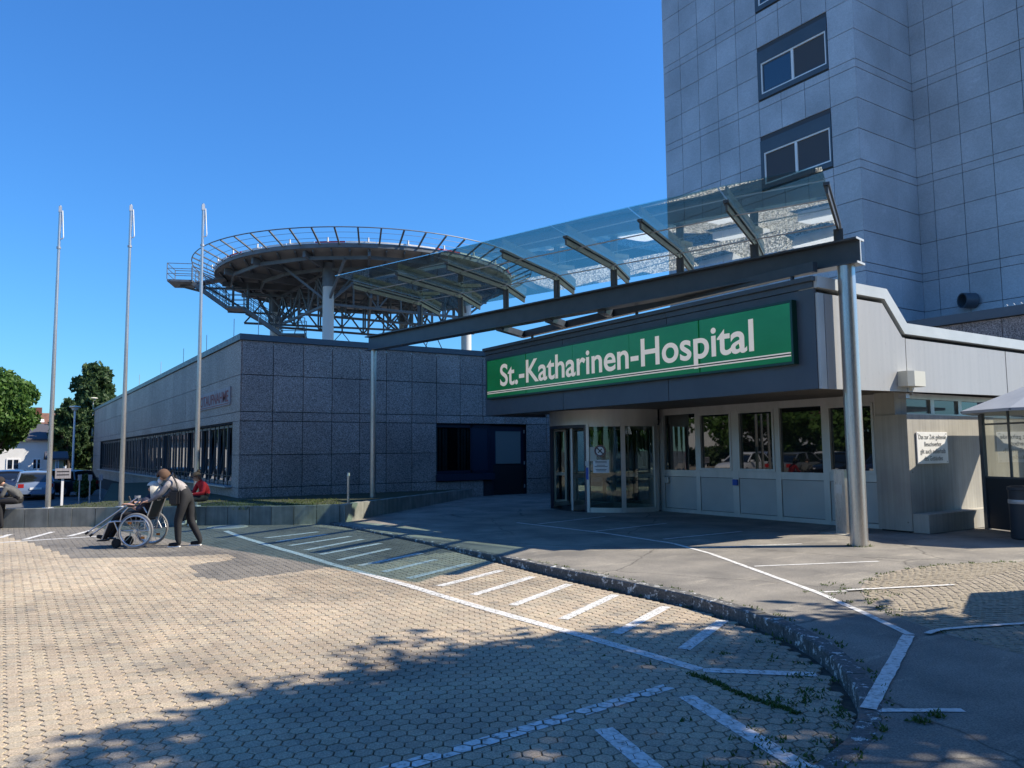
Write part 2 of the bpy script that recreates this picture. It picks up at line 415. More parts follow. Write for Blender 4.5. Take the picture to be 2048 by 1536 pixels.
KERB = [(-24,6.3),(-13,6.3),(-9,6.32),(-6.4,6.31),(-5.7,6.25),(-5.05,6.10),(-4.5,5.88),(-4.05,5.61),(-3.64,5.29),(-3.29,4.95),(-3.01,4.62),(-2.80,4.27),(-2.64,3.9),(-2.53,3.5),(-2.46,3.05),(-2.42,2.5),(-2.40,1.5),(-2.40,-6)]
def resample(pts, step):
    out = [Vector(pts[0])]; acc = 0
    P = [Vector(p) for p in pts]
    for a, b in zip(P[:-1], P[1:]):
        L = (b-a).length; d = (b-a)/L; pos = 0
        while acc + (L-pos) >= step:
            pos += step-acc; acc = 0; out.append(a+d*pos)
        acc += L-pos
    return out
kl = resample([(x, y) for x, y in KERB], .25)
def in_plaza(x, y, marg=.07):
    # left of / below the kerb line
    if x < -5.9: return y < 6.3-marg
    best = 1e9; side = True
    for a, b in zip(kl[:-1], kl[1:]):
        d = b-a; t = max(0, min(1, ((x-a.x)*d.x+(y-a.y)*d.y)/d.length_squared)); q = a+d*t
        e = math.hypot(x-q.x, y-q.y)
        if e < best: best = e; side = (d.x*(y-a.y)-d.y*(x-a.x)) < 0
    return side and best > marg

# plaza bed (joint sand) following the slope
pb = MB(); xs = [-26,-22,-19,-16,-14,-13] + [-13+.4*i for i in range(1, 16)] + [-6.5,-3,0,14]
n = len(xs); vs = []
for y in (-1.9, 6.5):
    for x in xs: vs.append((x, y, hz(x)-.016))
pb.add(vs, [(i, i+1, n+i+1, n+i) for i in range(n-1)])
plaza = tag(pb.build('plaza', MT['sand']), kind='structure')
pf = MB(); vs = []; xs = [-75]+xs; n = len(xs)
for y in (-60., -1.9):
    for x in xs: vs.append((x, y, hz(x)-.004))
pf.add(vs, [(i, i+1, n+i+1, n+i) for i in range(n-1)])
tag(pf.build('plaza_far_side', MT['farpave']), kind='structure')

# hexagonal pavers
PW, PR = .112, .097
HEX = [(math.cos(rad(30+60*i)), math.sin(rad(30+60*i))) for i in range(6)]
RO, RI = PW/math.sqrt(3)-.0052, PW/math.sqrt(3)-.0082
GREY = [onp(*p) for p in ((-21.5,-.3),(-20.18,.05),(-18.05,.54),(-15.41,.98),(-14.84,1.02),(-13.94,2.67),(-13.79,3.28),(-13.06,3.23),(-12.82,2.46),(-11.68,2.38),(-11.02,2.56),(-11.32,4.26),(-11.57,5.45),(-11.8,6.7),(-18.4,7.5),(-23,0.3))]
def inside(poly, x, y):
    c = False; j = len(poly)-1
    for i in range(len(poly)):
        xi, yi = poly[i]; xj, yj = poly[j]
        if (yi > y) != (yj > y) and x < (xj-xi)*(y-yi)/(yj-yi)+xi: c = not c
        j = i
    return c
pav = []
for j in range(int((6.3+1.9)/PR)+1):
    y = -1.9+j*PR
    for i in range(int((-1.9+21.4)/PW)+1):
        x = -21.4+i*PW+(PW/2 if j % 2 else 0)
        # only what the photograph's ground shows (and a step to either side)
        if x > -3.2 and y < 1.2: continue
        if not in_plaza(x, y): continue
        if x < -16.4 and (x+16.9)*(-.84)+(y-6.6)*(.54) > .0 and y > 0 and x < -20.9+.58*y: continue
        pav.append((x, y))
def tone(x, y):
    k = .95+R.uniform(-.075, .075); h = R.random()
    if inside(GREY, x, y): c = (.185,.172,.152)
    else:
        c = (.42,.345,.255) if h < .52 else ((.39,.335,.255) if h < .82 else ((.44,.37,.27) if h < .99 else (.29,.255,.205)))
        b = mnoise.noise(Vector((x*.35, y*.5, 2.0)))
        c = tuple(v*(1+.16*b) for v in c)
    return (c[0]*k, c[1]*k, c[2]*k, 1)
fwd2 = Vector((fw.x, fw.y)).normalized(); rt2 = Vector((r0.x, r0.y))
def seen(x, y):
    d = Vector((x, y)); z = d.dot(fwd2); l = d.dot(rt2)
    if z < 2.6: return None
    return z if abs(l/z) < .66 else None
cand = sorted([(seen(x, y), i) for i, (x, y) in enumerate(pav) if seen(x, y) and x > -6.9])
near = set(i for _, i in cand[:300])
def paver_geo(x, y, z, dz=0):
    top = [(x+RI*a, y+RI*b, z+dz) for a, b in HEX]; mid = [(x+RO*a, y+RO*b, z+dz-.0032) for a, b in HEX]; low = [(x+RO*a, y+RO*b, z-.02) for a, b in HEX]
    return top+mid+low, [tuple(range(6))]+[(i+6, (i+1) % 6+6, (i+1) % 6, i) for i in range(6)]+[(i+12, (i+1) % 6+12, (i+1) % 6+6, i+6) for i in range(6)]
def settone(me, cols, per):
    a = me.color_attributes.new('tone', 'FLOAT_COLOR', 'POINT')
    buf = []
    for c in cols: buf.extend(list(c)*per)
    a.data.foreach_set('color', buf)
variants = []
for k in range(14):
    mb = MB(); mb.add(*paver_geo(0, 0, 0)); me = mb.mesh('paver', MT['paver']); settone(me, [tone(0, 2)], 18); variants.append(me)
rest = MB(); cols = []
for i, (x, y) in enumerate(pav):
    dz = R.uniform(-.0018, .0018)
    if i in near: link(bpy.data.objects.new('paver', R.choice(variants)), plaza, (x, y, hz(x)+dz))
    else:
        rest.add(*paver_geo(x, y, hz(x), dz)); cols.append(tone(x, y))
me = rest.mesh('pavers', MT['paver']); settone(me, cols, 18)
tag(link(bpy.data.objects.new('pavers', me), plaza), kind='stuff')

# painted lines, broken at the paver joints
def clip(poly, hx):
    out = poly
    for i in range(6):
        ax, ay = hx[i]; bx_, by_ = hx[(i+1) % 6]; res = []
        for k in range(len(out)):
            p, q = out[k], out[(k+1) % len(out)]
            sp = (bx_-ax)*(p[1]-ay)-(by_-ay)*(p[0]-ax); sq = (bx_-ax)*(q[1]-ay)-(by_-ay)*(q[0]-ax)
            if sp >= 0: res.append(p)
            if sp*sq < 0:
                t = sp/(sp-sq); res.append((p[0]+(q[0]-p[0])*t, p[1]+(q[1]-p[1])*t))
        out = res
        if len(out) < 3: return None
    return out
def paver_line(pts, w, gap=.0, chance=1.0):
    mb = MB(); pts = [Vector(onp(*p)) for p in pts]
    for a, b in zip(pts[:-1], pts[1:]):
        d = (b-a).normalized(); nrm = Vector((-d.y, d.x))*(w/2)
        quad = [tuple(a-nrm), tuple(b-nrm), tuple(b+nrm), tuple(a+nrm)]
        x0 = min(p[0] for p in quad)-.08; x1 = max(p[0] for p in quad)+.08; y0 = min(p[1] for p in quad)-.08; y1 = max(p[1] for p in quad)+.08
        for (x, y) in pav:
            if not (x0 < x < x1 and y0 < y < y1): continue
            rr = RI+.006-gap
            hx = [(x+rr*c, y+rr*s_) for c, s_ in HEX]
            pl = clip(quad, hx)
            if pl and R.random() < chance:
                z = hz(x)+.0045
                mb.add([(px, py, z) for px, py in pl], [tuple(range(len(pl)))])
    mb.build('painted_line', MT['paint'], plaza)
paver_line([(-17.85,4.2),(-16.4,4.16),(-13.84,4.22),(-11.67,4.31),(-9.06,4.41),(-7.0,4.45),(-5.66,4.52),(-4.31,4.57)], .12)
for a, b in (((-15.86,4.5),(-16.35,5.77)),((-15.08,4.5),(-15.74,5.74)),((-14.28,4.5),(-15.06,5.99)),((-13.45,4.52),(-14.39,5.98)),((-12.77,4.55),(-13.55,5.99)),((-11.95,4.56),(-12.76,5.81)),((-11.19,4.6),(-11.9,6.0)),((-10.38,4.63),(-11.06,5.84)),((-9.62,4.66),(-10.36,6.05)),((-8.83,4.7),(-9.45,6.05)),((-8.04,4.74),(-8.71,6.08)),((-7.25,4.78),(-7.94,6.1)),((-6.36,4.8),(-7.05,6.1)),((-5.58,4.82),(-6.2,6.08)),((-4.82,4.92),(-5.38,6.05)),((-4.29,4.58),(-3.72,5.18))):
    paver_line([a, b], .115)
paver_line([(-4.15,4.14),(-3.90,1.2)], .12, .005, .93)
paver_line([(-3.92,4.01),(-2.70,3.63)], .125)
paver_line([(-3.77,3.14),(-3.0,2.92)], .125)
paver_line([(-18.37,-.6),(-18.46,1.78)], .11)
for a, b in (((-18.71,.46),(-20.18,1.03)),((-18.85,1.25),(-20.1,1.81)),((-19.45,.05),(-20.16,.23))): paver_line([a, b], .11)

# raised walkway and kerb
def offset(pts, d):
    out = []
    for i, p in enumerate(pts):
        a = pts[max(0, i-1)]; b = pts[min(len(pts)-1, i+1)]; t = (b-a).normalized()
        out.append(p+Vector((-t.y, t.x))*d)
    return out
inner = offset(kl, .13)
wv = [(p.x, p.y) for p in inner] + [(30,-6),(30,40),(-30,40),(-30,6.43)]
bm = bmesh.new(); f = bm.faces.new([bm.verts.new((x, y, .12)) for x, y in wv]); bmesh.ops.triangulate(bm, faces=[f])
me = bpy.data.meshes.new('walkway'); bm.to_mesh(me); bm.free(); me.materials.append(MT['asphalt'])
if me.polygons[0].normal.z < 0: me.flip_normals()
walkway = tag(link(bpy.data.objects.new('walkway', me)), kind='structure')
kerb = tag(link(bpy.data.objects.new('kerb', None)), kind='structure')
ks = resample([(x, y) for x, y in KERB], .0625)
i0 = 0
while i0 < len(ks)-2:
    cxx = ks[i0].x; step = 16 if cxx < -6 else 8
    seg = ks[i0:min(len(ks), i0+step+1)]; i0 += step
    if len(seg) < 3: break
    if ks[i0-step].y < -1.5: continue
    t0 = (seg[1]-seg[0]).normalized()*.004; seg = [seg[0]+t0]+seg[1:-1]+[seg[-1]-(seg[-1]-seg[-2]).normalized()*.004]
    seg = seg if cxx > -6 else [seg[0], seg[-1]]
    o1 = offset(seg, .012); o0 = seg; o2 = offset(seg, .13)
    mb = MB(); dzz = R.uniform(-.004, .004); m_ = len(seg); vs = []
    for a, b, c in zip(o0, o1, o2): vs += [(a.x,a.y,-.06),(a.x,a.y,.108+dzz),(b.x,b.y,.122+dzz),(c.x,c.y,.124+dzz),(c.x,c.y,-.06)]
    fs = []
    for q in range(m_-1):
        for e in range(4): fs.append((q*5+e, q*5+e+1, q*5+5+e+1, q*5+5+e))
    fs += [(0,1,2,3,4)[::-1], tuple((m_-1)*5+e for e in range(5))]
    mb.add(vs, fs); mb.build('kerb_stone', MT['kerb'], kerb)

def walk_line(pts, w, z=.1245, name='painted_line', jag=.004):
    mb = MB(); P = resample(pts, .12) + [Vector(pts[-1])]
    L = offset(P, w/2); Q = offset(P, -w/2); n = len(P); vs = []
    for a, b in zip(L, Q):
        vs += [(a.x+R.uniform(-jag, jag), a.y+R.uniform(-jag, jag), z), (b.x+R.uniform(-jag, jag), b.y+R.uniform(-jag, jag), z)]
    mb.add(vs, [(2*i, 2*i+1, 2*i+3, 2*i+2) for i in range(n-1)]); return mb.build(name, MT['paint'], walkway)
walk_line([(-14.29,9.55),(-11.53,9.66),(-9.5,9.5),(-8.25,9.03),(-5.3,7.5),(-4.44,6.95),(-3.71,6.46)], .075)
for a, b in (((-13.73,9.72),(-14.28,12.09)),((-11.82,9.75),(-12.11,11.94)),((-10.03,9.8),(-10.04,11.89)),((-8.8,9.41),(-8.14,11.1)),((-7.0,8.51),(-6.27,10.23))): walk_line([a, b], .06)
walk_line([(-5.33,7.57),(-5.2,7.85)], .06); walk_line([(-5.2,7.85),(-4.68,9.1)], .06, .1375)
walk_line([(-3.69,6.40),(-2.83,4.43)], .095, .1305); walk_line([(-2.80,4.45),(-2.5,4.88)], .06)
walk_line([(-3.62,6.56),(-3.64,6.77),(-3.52,7.15),(-3.0,8.4),(-2.5,9.6)], .06, .1375)

# patch of small setts laid in arcs
ex, ey, era, erb = -2.2, 9.8, 3.45, 3.3
inpatch = lambda x, y: ((x-ex)/era)**2+((y-ey)/erb)**2 < 1
mb = MB(); mb.prism([(ex+era*math.cos(t)*1.01, ey+erb*math.sin(t)*1.01) for t in [2*math.pi*i/48 for i in range(48)]], .112, .1228)
patch = tag(mb.build('sett_paving', MT['farpave']), kind='structure')
st = MB()
for j in range(-8, 112):
    for i in range(-2, 112):
        x = ex-era+i*.078+R.uniform(-.006, .006)+(.04 if j % 2 else 0)
        ph = ((x-ex) % 1.3)/1.3
        y = ey-erb-.4+j*.068+.30*math.sin(math.pi*ph)
        if not inpatch(x, y): continue
        a = .85*math.cos(math.pi*ph)*.55+R.uniform(-.08, .08); w = R.uniform(.032, .037); h = R.uniform(.028, .032); z = .131+R.uniform(-.003, .003)
        ca, sa = math.cos(a), math.sin(a)
        lo = [(x+ca*p*w-sa*q*h, y+sa*p*w+ca*q*h, .118) for p, q in ((-1,-1),(1,-1),(1,1),(-1,1))]
        hi = [(x+.9*(ca*p*w-sa*q*h), y+.9*(sa*p*w+ca*q*h), z-.003) for p, q in ((-1,-1),(1,-1),(1,1),(-1,1))]
        st.add(lo+hi, [(4,5,6,7),(0,1,5,4),(1,2,6,5),(2,3,7,6),(3,0,4,7)])
tag(st.build('setts', MT['sett'], patch), kind='stuff')
mb = MB(); mb.add([(-4.05+.33*math.cos(t), 10.15+.33*math.sin(t), .1375) for t in [2*math.pi*i/32 for i in range(32)]], [tuple(range(32))])
mb.build('painted_disc', MT['mint'], patch)

# weeds in joints and along the kerb
wd = MB()
def tuft(x, y, z, r, h, n=10, mb=None):
    mb = mb or wd
    for _ in range(n):
        a = R.uniform(0, 6.283); q = r*math.sqrt(R.random()); px, py = x+q*math.cos(a), y+q*math.sin(a)
        b = R.uniform(0, 6.283); l = h*R.uniform(.5, 1.1); w = .006+.004*R.random()
        tx, ty = px+l*.8*math.cos(b), py+l*.8*math.sin(b)
        mb.add([(px-w*math.sin(b), py+w*math.cos(b), z), (px+w*math.sin(b), py-w*math.cos(b), z), (tx, ty, z+l*R.uniform(.4, 1))], [(0,1,2)])
for p in resample(KERB, .05):
    if p.x < -9.5 or p.y < 1.5: continue
    dens = .12 if p.x < -5 else (.3 if p.y > 5 else .7)
    if R.random() < dens:
        wide = .06 if p.x < -4.4 else .38
        for _ in range(1 if p.x < -4.4 else 3):
            q = abs(R.gauss(0, wide)); tuft(p.x-q*.8, p.y-q*.55, 0.0, .05, .035, 8)
    if R.random() < .3: tuft(p.x+.09, p.y+.16, .12, .04, .03, 7)
for k in range(60):                               # the mossy seam that runs off the end of the white line
    t = k/60; x = -4.28+1.05*t+R.gauss(0, .012); y = 4.42-.10*t+.02*math.sin(9*t)+R.gauss(0, .015); tuft(x, y, 0, .03, .028, 12)
for k in range(70):
    t = R.uniform(math.pi*.55, math.pi*1.45); tuft(ex+era*1.0*math.cos(t)+R.gauss(0, .04), ey+erb*math.sin(t)+R.gauss(0, .04), .122, .05, .032, 9)
for k in range(26): tuft(-5.1+R.gauss(0, .25), 7.9+R.gauss(0, .3), .124, .05, .03, 8)
for k in range(40): tuft(R.uniform(-11, -3.2), R.uniform(1.5, 6.1), 0, .012, .018, 5)
for k in range(12): tuft(-2.55+R.gauss(0, .03), 4.6+R.gauss(0, .16), .124, .04, .035, 10)
for a in range(10): tuft(-7.42+.17*math.cos(a*.63), 11.59+.17*math.sin(a*.63), .12, .05, .06, 7)
tag(wd.build('weeds', MT['moss']), kind='stuff')

# ================================================================== PLANTER WALL, LAWN, FLAGPOLES
WL = [(-20.75,.05),(-19.6,2.25),(-18.55,3.75),(-17.4,5.3),(-16.95,6.6)]
W2 = [(-16.95,6.6),(-23.35,13.75)]
planter = thing('planter_wall', 'low grey concrete block retaining wall below the flagpoles', 'wall', (-18.5,3.8,.1))
def wallrun(pts, step, h0, h1, th, name):
    P = resample(pts, step)
    if (Vector(pts[-1])-P[-1]).length > step*.3: P.append(Vector(pts[-1]))
    for i, (a, b) in enumerate(zip(P[:-1], P[1:])):
        t = (b-a).normalized(); nn = Vector((-t.y, t.x)); a2 = a+t*.006; b2 = b-t*.006
        f = i/max(1, len(P)-2); top = h0+(h1-h0)*f+R.uniform(-.006, .006); o = nn*R.uniform(-.008, .008)
        MB().prism([tuple(a2+o), tuple(b2+o), tuple(b2+nn*th+o), tuple(a2+nn*th+o)], -.05, top).build(name, MT['planter'], planter)
wallrun(WL, .5, .52, .52, .14, 'block')
wallrun(W2, 1.0, .52, .40, .16, 'block')
wallrun([(-24.5,-.9),(-22.6,-.45),(-20.78,.0)], .6, .52, .56, .14, 'block')
lm = MB(); lp = [(-20.9,.1),(-19.75,2.3),(-18.65,3.85),(-17.5,5.35),(-17.05,6.6),(-23.4,13.6),(-23.47,5.9),(-40,5.85),(-40,4.3),(-24.5,2.4),(-22.0,.1)]
lm.prism(lp, -.7, .40); lawn = tag(lm.build('lawn', MT['lawn']), kind='structure')
gr = MB()
for k in range(2200):
    t = R.random(); q = R.uniform(.02, 3.0)**1.3
    i = R.randrange(4); a, b = Vector(WL[i]), Vector(WL[i+1]); p = a.lerp(b, t); d = (b-a).normalized(); nn = Vector((-d.y, d.x)); p = p+nn*(.16+q)
    if p.x > -23.3 or p.y < 5.8: tuft(p.x, p.y, .40, .08, .05 if R.random() < .96 else .12, 3, gr)
for k in range(40): tuft(-18.1+R.gauss(0, .18), 4.75+R.gauss(0, .18), .45, .1, .16, 10, gr)
tag(gr.build('lawn_grass', MT['grass']), kind='stuff')
def flagpole(x, y, top, label):
    t = thing('flagpole', label, 'flagpole', (x, y, .43), 'flagpoles behind the planter wall')
    MB().tube((x,y,.35),(x,y,top), .060, .030, 16).build('pole', MT['steel'], t, True)
    MB().lathe((x,y,.43), [(.0,.03),(.12,.03),(.13,0)], 16).build('base_plate', MT['galv'], t)
    MB().box((x-.035,y-.035,top),(x+.035,y+.035,top+.14)).tube((x,y,top+.14),(x,y,top+.17), .022, n=8).build('truck', MT['galv'], t)
    lp_ = MB(); d = Vector((.55,.83,0))*.06; pts = [Vector((x,y,top+.04))+d]
    for i in range(11):
        a = math.pi*i/10; pts.append(Vector((x,y,top-.62))+d*(1.0+.75*math.cos(a))+Vector((0,0,-.06*math.sin(a))))
    pts.append(Vector((x,y,top+.04))+d)
    lp_.path(pts, .014, 6); lp_.build('halyard_loop', MT['wframe'], t, True)
    MB().lathe((x,y,top-.9), [(.035,-.025),(.05,-.025),(.05,.025),(.035,.025)], 12).build('collar', MT['galv'], t)
flagpole(-21.75, .985, 7.72, 'tall bare steel flagpole, leftmost of three, beside the seated person')
flagpole(-20.95, 2.47, 7.78, 'tall bare steel flagpole in the middle of the three')
flagpole(-20.0, 3.99, 7.80, 'tall bare steel flagpole nearest the dark granite building')
t = thing('bollard_light', 'thin steel path light post on the corner of the planter wall', 'lamp', (-17.1,6.75,.5))
MB().tube((-17.12,6.75,.45),(-17.12,6.75,1.16), .028, n=12).build('post', MT['steel'], t, True)
MB().tube((-17.12,6.75,1.16),(-17.12,6.75,1.23), .036, .03, n=12).build('lamp_head', MT['alu'], t, True)

# ================================================================== ANNEX (dark granite building)
GX, GY = -23.5, 5.87
ROWS = [.1,.68,1.66,2.67,2.95,4.06,5.10]
annex = thing('granite_building', 'long low dark granite building with ribbon windows behind the flagpoles', 'building', (GX,GY,0))
core = MB()
core.box((-66.6,6.25,-.7),(-23.9,26,4.9)); core.box((-66.97,5.91,-.7),(-23.55,6.25,0))
# skin with holes: long side
XL0, XL1, ZW0, ZW1 = -62.0, -24.35, .68, 2.62
for a, b, z0, z1 in ((-67,GX,0,ZW0),(-67,GX,ZW1,5.0),(-67,XL0,ZW0,ZW1),(XL1,GX,ZW0,ZW1)): core.box((a,GY+.03,z0),(b-.03 if b == GX else b,6.25,z1))
for a, b, z0, z1 in ((6.25,12.41,0,5.0),(12.41,16.3,2.67,5.0),(16.3,26,0,5.0),(12.41,14.7,0,.68)): core.box((-23.9,a,z0),(GX-.03,b,z1))
core.build('wall', MT['joint'], annex)
# front panels (facing +x)
ys = [GY+.022+.934*i for i in range(14)]
for a, b in zip(ys[:-1], ys[1:]):
    for z0, z1 in zip(ROWS[:-1], ROWS[1:]):
        cy = (a+b)/2; cz = (z0+z1)/2
        if 12.3 < cy < 16.2 and .6 < cz < 2.67: continue
        if 14.7 < cy < 16.2 and cz < 2.67: continue
        block('panel', (GX-.012+R.uniform(-.003,.003), cy, cz), (.036, b-a-.02, z1-z0-.02), MT['granite'], annex, .004)
xs_ = [GX-.022-2.72*i for i in range(17)]
for a, b in zip(xs_[:-1], xs_[1:]):
    for z0, z1 in zip(ROWS[:-1], ROWS[1:]):
        if .6 < (z0+z1)/2 < 2.67: continue
        block('panel', ((a+b)/2, GY+.012+R.uniform(-.002,.002), (z0+z1)/2), (abs(a-b)-.01, .036, z1-z0-.012), MT['granite'], annex, .004)
for z0, z1 in ((.68,1.66),(1.66,2.67)):
    block('panel', ((GX-.022+XL1)/2, GY+.012, (z0+z1)/2), (GX-.022-XL1-.01, .036, z1-z0-.012), MT['granite'], annex, .004)
    block('panel', ((XL0-67)/2, GY+.012, (z0+z1)/2), (4.9, .036, z1-z0-.012), MT['granite'], annex, .004)
cap = MB(); cap.box((-67.1,GY-.07,5.10),(GX+.07,GY+.4,5.28)); cap.box((-23.9,GY+.4,5.10),(GX+.07,26,5.28)); cap.box((-67.1,25.6,5.10),(-23.9,26,5.28))
cap.build('parapet_cap', MT['slate'], annex)
MB().box((-66.7,6.3,4.9),(-23.9,25.6,4.96)).build('roof', MT['felt'], annex)
# ribbon window
MB().bar((XL1,GY-.03,.70),(XL0,GY-.03,.70), .34, .045).build('sill', MT['galv'], annex)
BAY = 1.255; nb = int((XL1-XL0)/BAY)
wf = MB()
wf.box((-BAY/2,-.03,0),(-BAY/2+.07,.05,1.86)); wf.box((-BAY/2+.07,-.03,1.78),(BAY/2,.05,1.86)); wf.box((-BAY/2+.07,-.03,0),(BAY/2,.05,.07)); wf.box((BAY/2-.46,-.02,.07),(BAY/2-.40,.045,1.78))
wfm = wf.mesh('window', MT['slate'])
pn = MB(); pn.box((-BAY/2+.07,-.008,0),(BAY/2-.46,.008,1.71)); pnm = pn.mesh('pane', MT['glass'])
p2 = MB(); p2.box((BAY/2-.40,-.008,0),(BAY/2,.008,1.71)); p2m = p2.mesh('pane', MT['glass'])
sf = MB()
for a in ((-BAY/2+.07,BAY/2-.46),):
    sf.box((a[0],-.03,0),(a[0]+.05,.02,1.71)); sf.box((a[1]-.05,-.03,0),(a[1],.02,1.71)); sf.box((a[0]+.05,-.03,1.66),(a[1]-.05,.02,1.71)); sf.box((a[0]+.05,-.03,0),(a[1]-.05,.02,.05))
sfm = sf.mesh('sash', MT['slate'])
for i in range(nb):
    cx_ = XL1-BAY*(i+.5)
    w_ = link(bpy.data.objects.new('window', wfm), annex, (cx_, GY+.16, .74))
    tilt = i in (0,1,2,3,5,9,14)
    p = link(bpy.data.objects.new('pane', pnm), w_, (cx_, GY+.17, .81)); q = link(bpy.data.objects.new('sash', sfm), w_, (cx_, GY+.165, .81))
    link(bpy.data.objects.new('pane', p2m), w_, (cx_, GY+.17, .81))
    if tilt:
        for o in (p, q): o.rotation_euler = (rad(-7.5), 0, 0)
    for dx in (-.55, -.02):
        MB().bar((cx_+dx,GY+.03,.72),(cx_+dx,GY+.03,2.62), .022, .03, (1,0,0)).build('guide_rail', MT['black'], annex)
for z in (1.02,): MB().bar((XL1,GY+.035,z),(XL0,GY+.035,z), .02, .02).build('guide_rail', MT['black'], annex)
MB().box((XL0,GY+.375,ZW0),(XL1,GY+.38,ZW1)).build('dark_back_wall', MT['navy'], annex)  # dark back wall added behind the panes in place of rooms
# front window and door in the granite face
w_ = MB(); w_.box((GX-.36,12.42,.70),(GX-.34,14.68,2.66)); w_.build('window_backing', MT['navy'], annex)
w_ = MB()
for y0, y1 in ((12.42,12.50),(13.86,13.94),(14.60,14.68)): w_.box((GX-.22,y0,.94),(GX-.14,y1,2.66))
w_.box((GX-.22,12.50,2.54),(GX-.14,14.60,2.66)); w_.box((GX-.22,12.50,.94),(GX-.14,14.60,1.04))
fw_ = w_.build('window_frame', MT['navy'], annex)
MB().box((GX-.19,12.5,1.04),(GX-.18,13.86,2.54)).build('pane', MT['doorglass'], fw_)
MB().box((GX-.19,13.94,1.04),(GX-.17,14.6,2.54)).build('infill_panel', MT['navysill'], fw_)
MB().box((GX-.2,12.40,.70),(GX+.10,14.72,.93)).build('window_sill', MT['navysill'], annex)
for k in range(11):
    y = 12.56+.125*k+R.uniform(-.02,.02)
    if k in (4,5,6): continue
    MB().box((GX-.30,y,1.06),(GX-.285,y+.08,2.52)).build('blind_slat', MT['fabric'], annex)
d_ = MB(); d_.box((GX-.28,14.72,.1),(GX-.2,14.84,2.6)); d_.box((GX-.28,16.16,.1),(GX-.2,16.28,2.6)); d_.box((GX-.28,14.84,2.46),(GX-.2,16.16,2.6)); d_.build('door_frame', MT['navy'], annex)
MB().box((GX-.36,14.7,.1),(GX-.34,16.3,2.67)).build('door_backing', MT['navy'], annex)
dr = MB().box((GX-.26,14.84,.12),(GX-.21,16.16,1.2)).build('door', MT['black'], annex)
MB().box((GX-.25,14.95,1.24),(GX-.22,16.05,2.42)).build('pane', MT['glasspale'], dr)
dd = MB(); dd.box((GX-.26,14.84,1.2),(GX-.21,14.95,2.46)); dd.box((GX-.26,16.05,1.2),(GX-.21,16.16,2.46)); dd.box((GX-.26,14.95,2.42),(GX-.21,16.05,2.46)); dd.build('door_rail', MT['navy'], dr)
for z in (.35,1.2,2.35): MB().tube((GX-.2,16.2,z),(GX-.2,16.2,z+.12), .025, n=8).build('hinge', MT['galv'], dr)
# lightning rods
for i, x in enumerate((-25.5,-29.5,-33.8,-39.2,-46,-24.4)):
    y = GY+.25 if i < 5 else 6.6
    MB().tube((x,y,5.25),(x,y,6.05), .012, n=6).build('lightning_rod', MT['galv'], annex)

def text_obj(s, w, h, mat, parent, origin, xa, ya, name='lettering', bold=.0, ext=.004, center=False, spacing=1.0, split=False):
    cu_ = bpy.data.curves.new('txt', 'FONT'); cu_.body = s; cu_.size = 1; cu_.extrude = 0; cu_.offset = bold; cu_.space_character = spacing
    cu_.align_x = 'CENTER' if center else 'LEFT'
    o = bpy.data.objects.new('txt', cu_); col.objects.link(o)
    dg = bpy.context.evaluated_depsgraph_get(); dg.update()
    me = bpy.data.meshes.new_from_object(o.evaluated_get(dg)); bpy.data.objects.remove(o); me.name = name
    xs = [v.co.x for v in me.vertices]; ys2 = [v.co.y for v in me.vertices]
    x0, x1 = min(xs), max(xs)
    sx = (w/(x1-x0)) if w else h; sy = h
    xa, ya = Vector(xa), Vector(ya); nz = xa.cross(ya); og = Vector(origin)
    for v in me.vertices:
        v.co = xa*((v.co.x-(x0 if not center else 0))*sx)+ya*(v.co.y*sy)+nz*ext
    me.materials.clear(); me.materials.append(mat)
    if not split: return tag(link(bpy.data.objects.new(name, me), parent, og), kind='stuff')
    bm_ = bmesh.new(); bm_.from_mesh(me); bm_.verts.ensure_lookup_table(); seen_ = set()
    for v0 in list(bm_.verts):
        if v0.index in seen_: continue
        stack, comp = [v0], []; seen_.add(v0.index)
        while stack:
            v = stack.pop(); comp.append(v)
            for e_ in v.link_edges:
                w_ = e_.other_vert(v)
                if w_.index not in seen_: seen_.add(w_.index); stack.append(w_)
        ids = {v.index: k for k, v in enumerate(comp)}; fs_ = {f_.index: f_ for v in comp for f_ in v.link_faces}
        m3 = bpy.data.meshes.new(name); m3.from_pydata([tuple(v.co) for v in comp], [], [[ids[v.index] for v in f_.verts] for f_ in fs_.values()]); m3.materials.append(mat)
        link(bpy.data.objects.new(name, m3), parent, og)
    bm_.free()
mh = thing('manhole_cover', 'round grey manhole cover in the paving by the planter wall', 'manhole', (-17.7,4.2,.1))
MB().lathe((-17.7,4.2,.1), [(0,.012),(.33,.012),(.34,.004)], 28).build('cover', MT['galv'], mh); MB().lathe((-17.7,4.2,.1), [(.345,.002),(.35,.011),(.42,.011),(.43,0)], 28).build('rim', MT['conc'], mh)
sg = thing('emergency_sign', 'faded pale sign plate with red letters on the dark granite building', 'sign', (-26.9,GY-.03,3.2))
MB().box((-29.4,GY-.05,3.22),(-24.6,GY-.012,3.78)).build('plate', MT['plate'], sg)
text_obj('NOTAUFNAHME', 4.5, .50, MT['fred'], sg, (-29.25,GY-.055,3.33), (1,0,0), (0,0,1), bold=.01)
MB().box((-29.35,GY-.056,3.26),(-24.65,GY-.0505,3.285)).build('stripe', MT['fred'], sg)

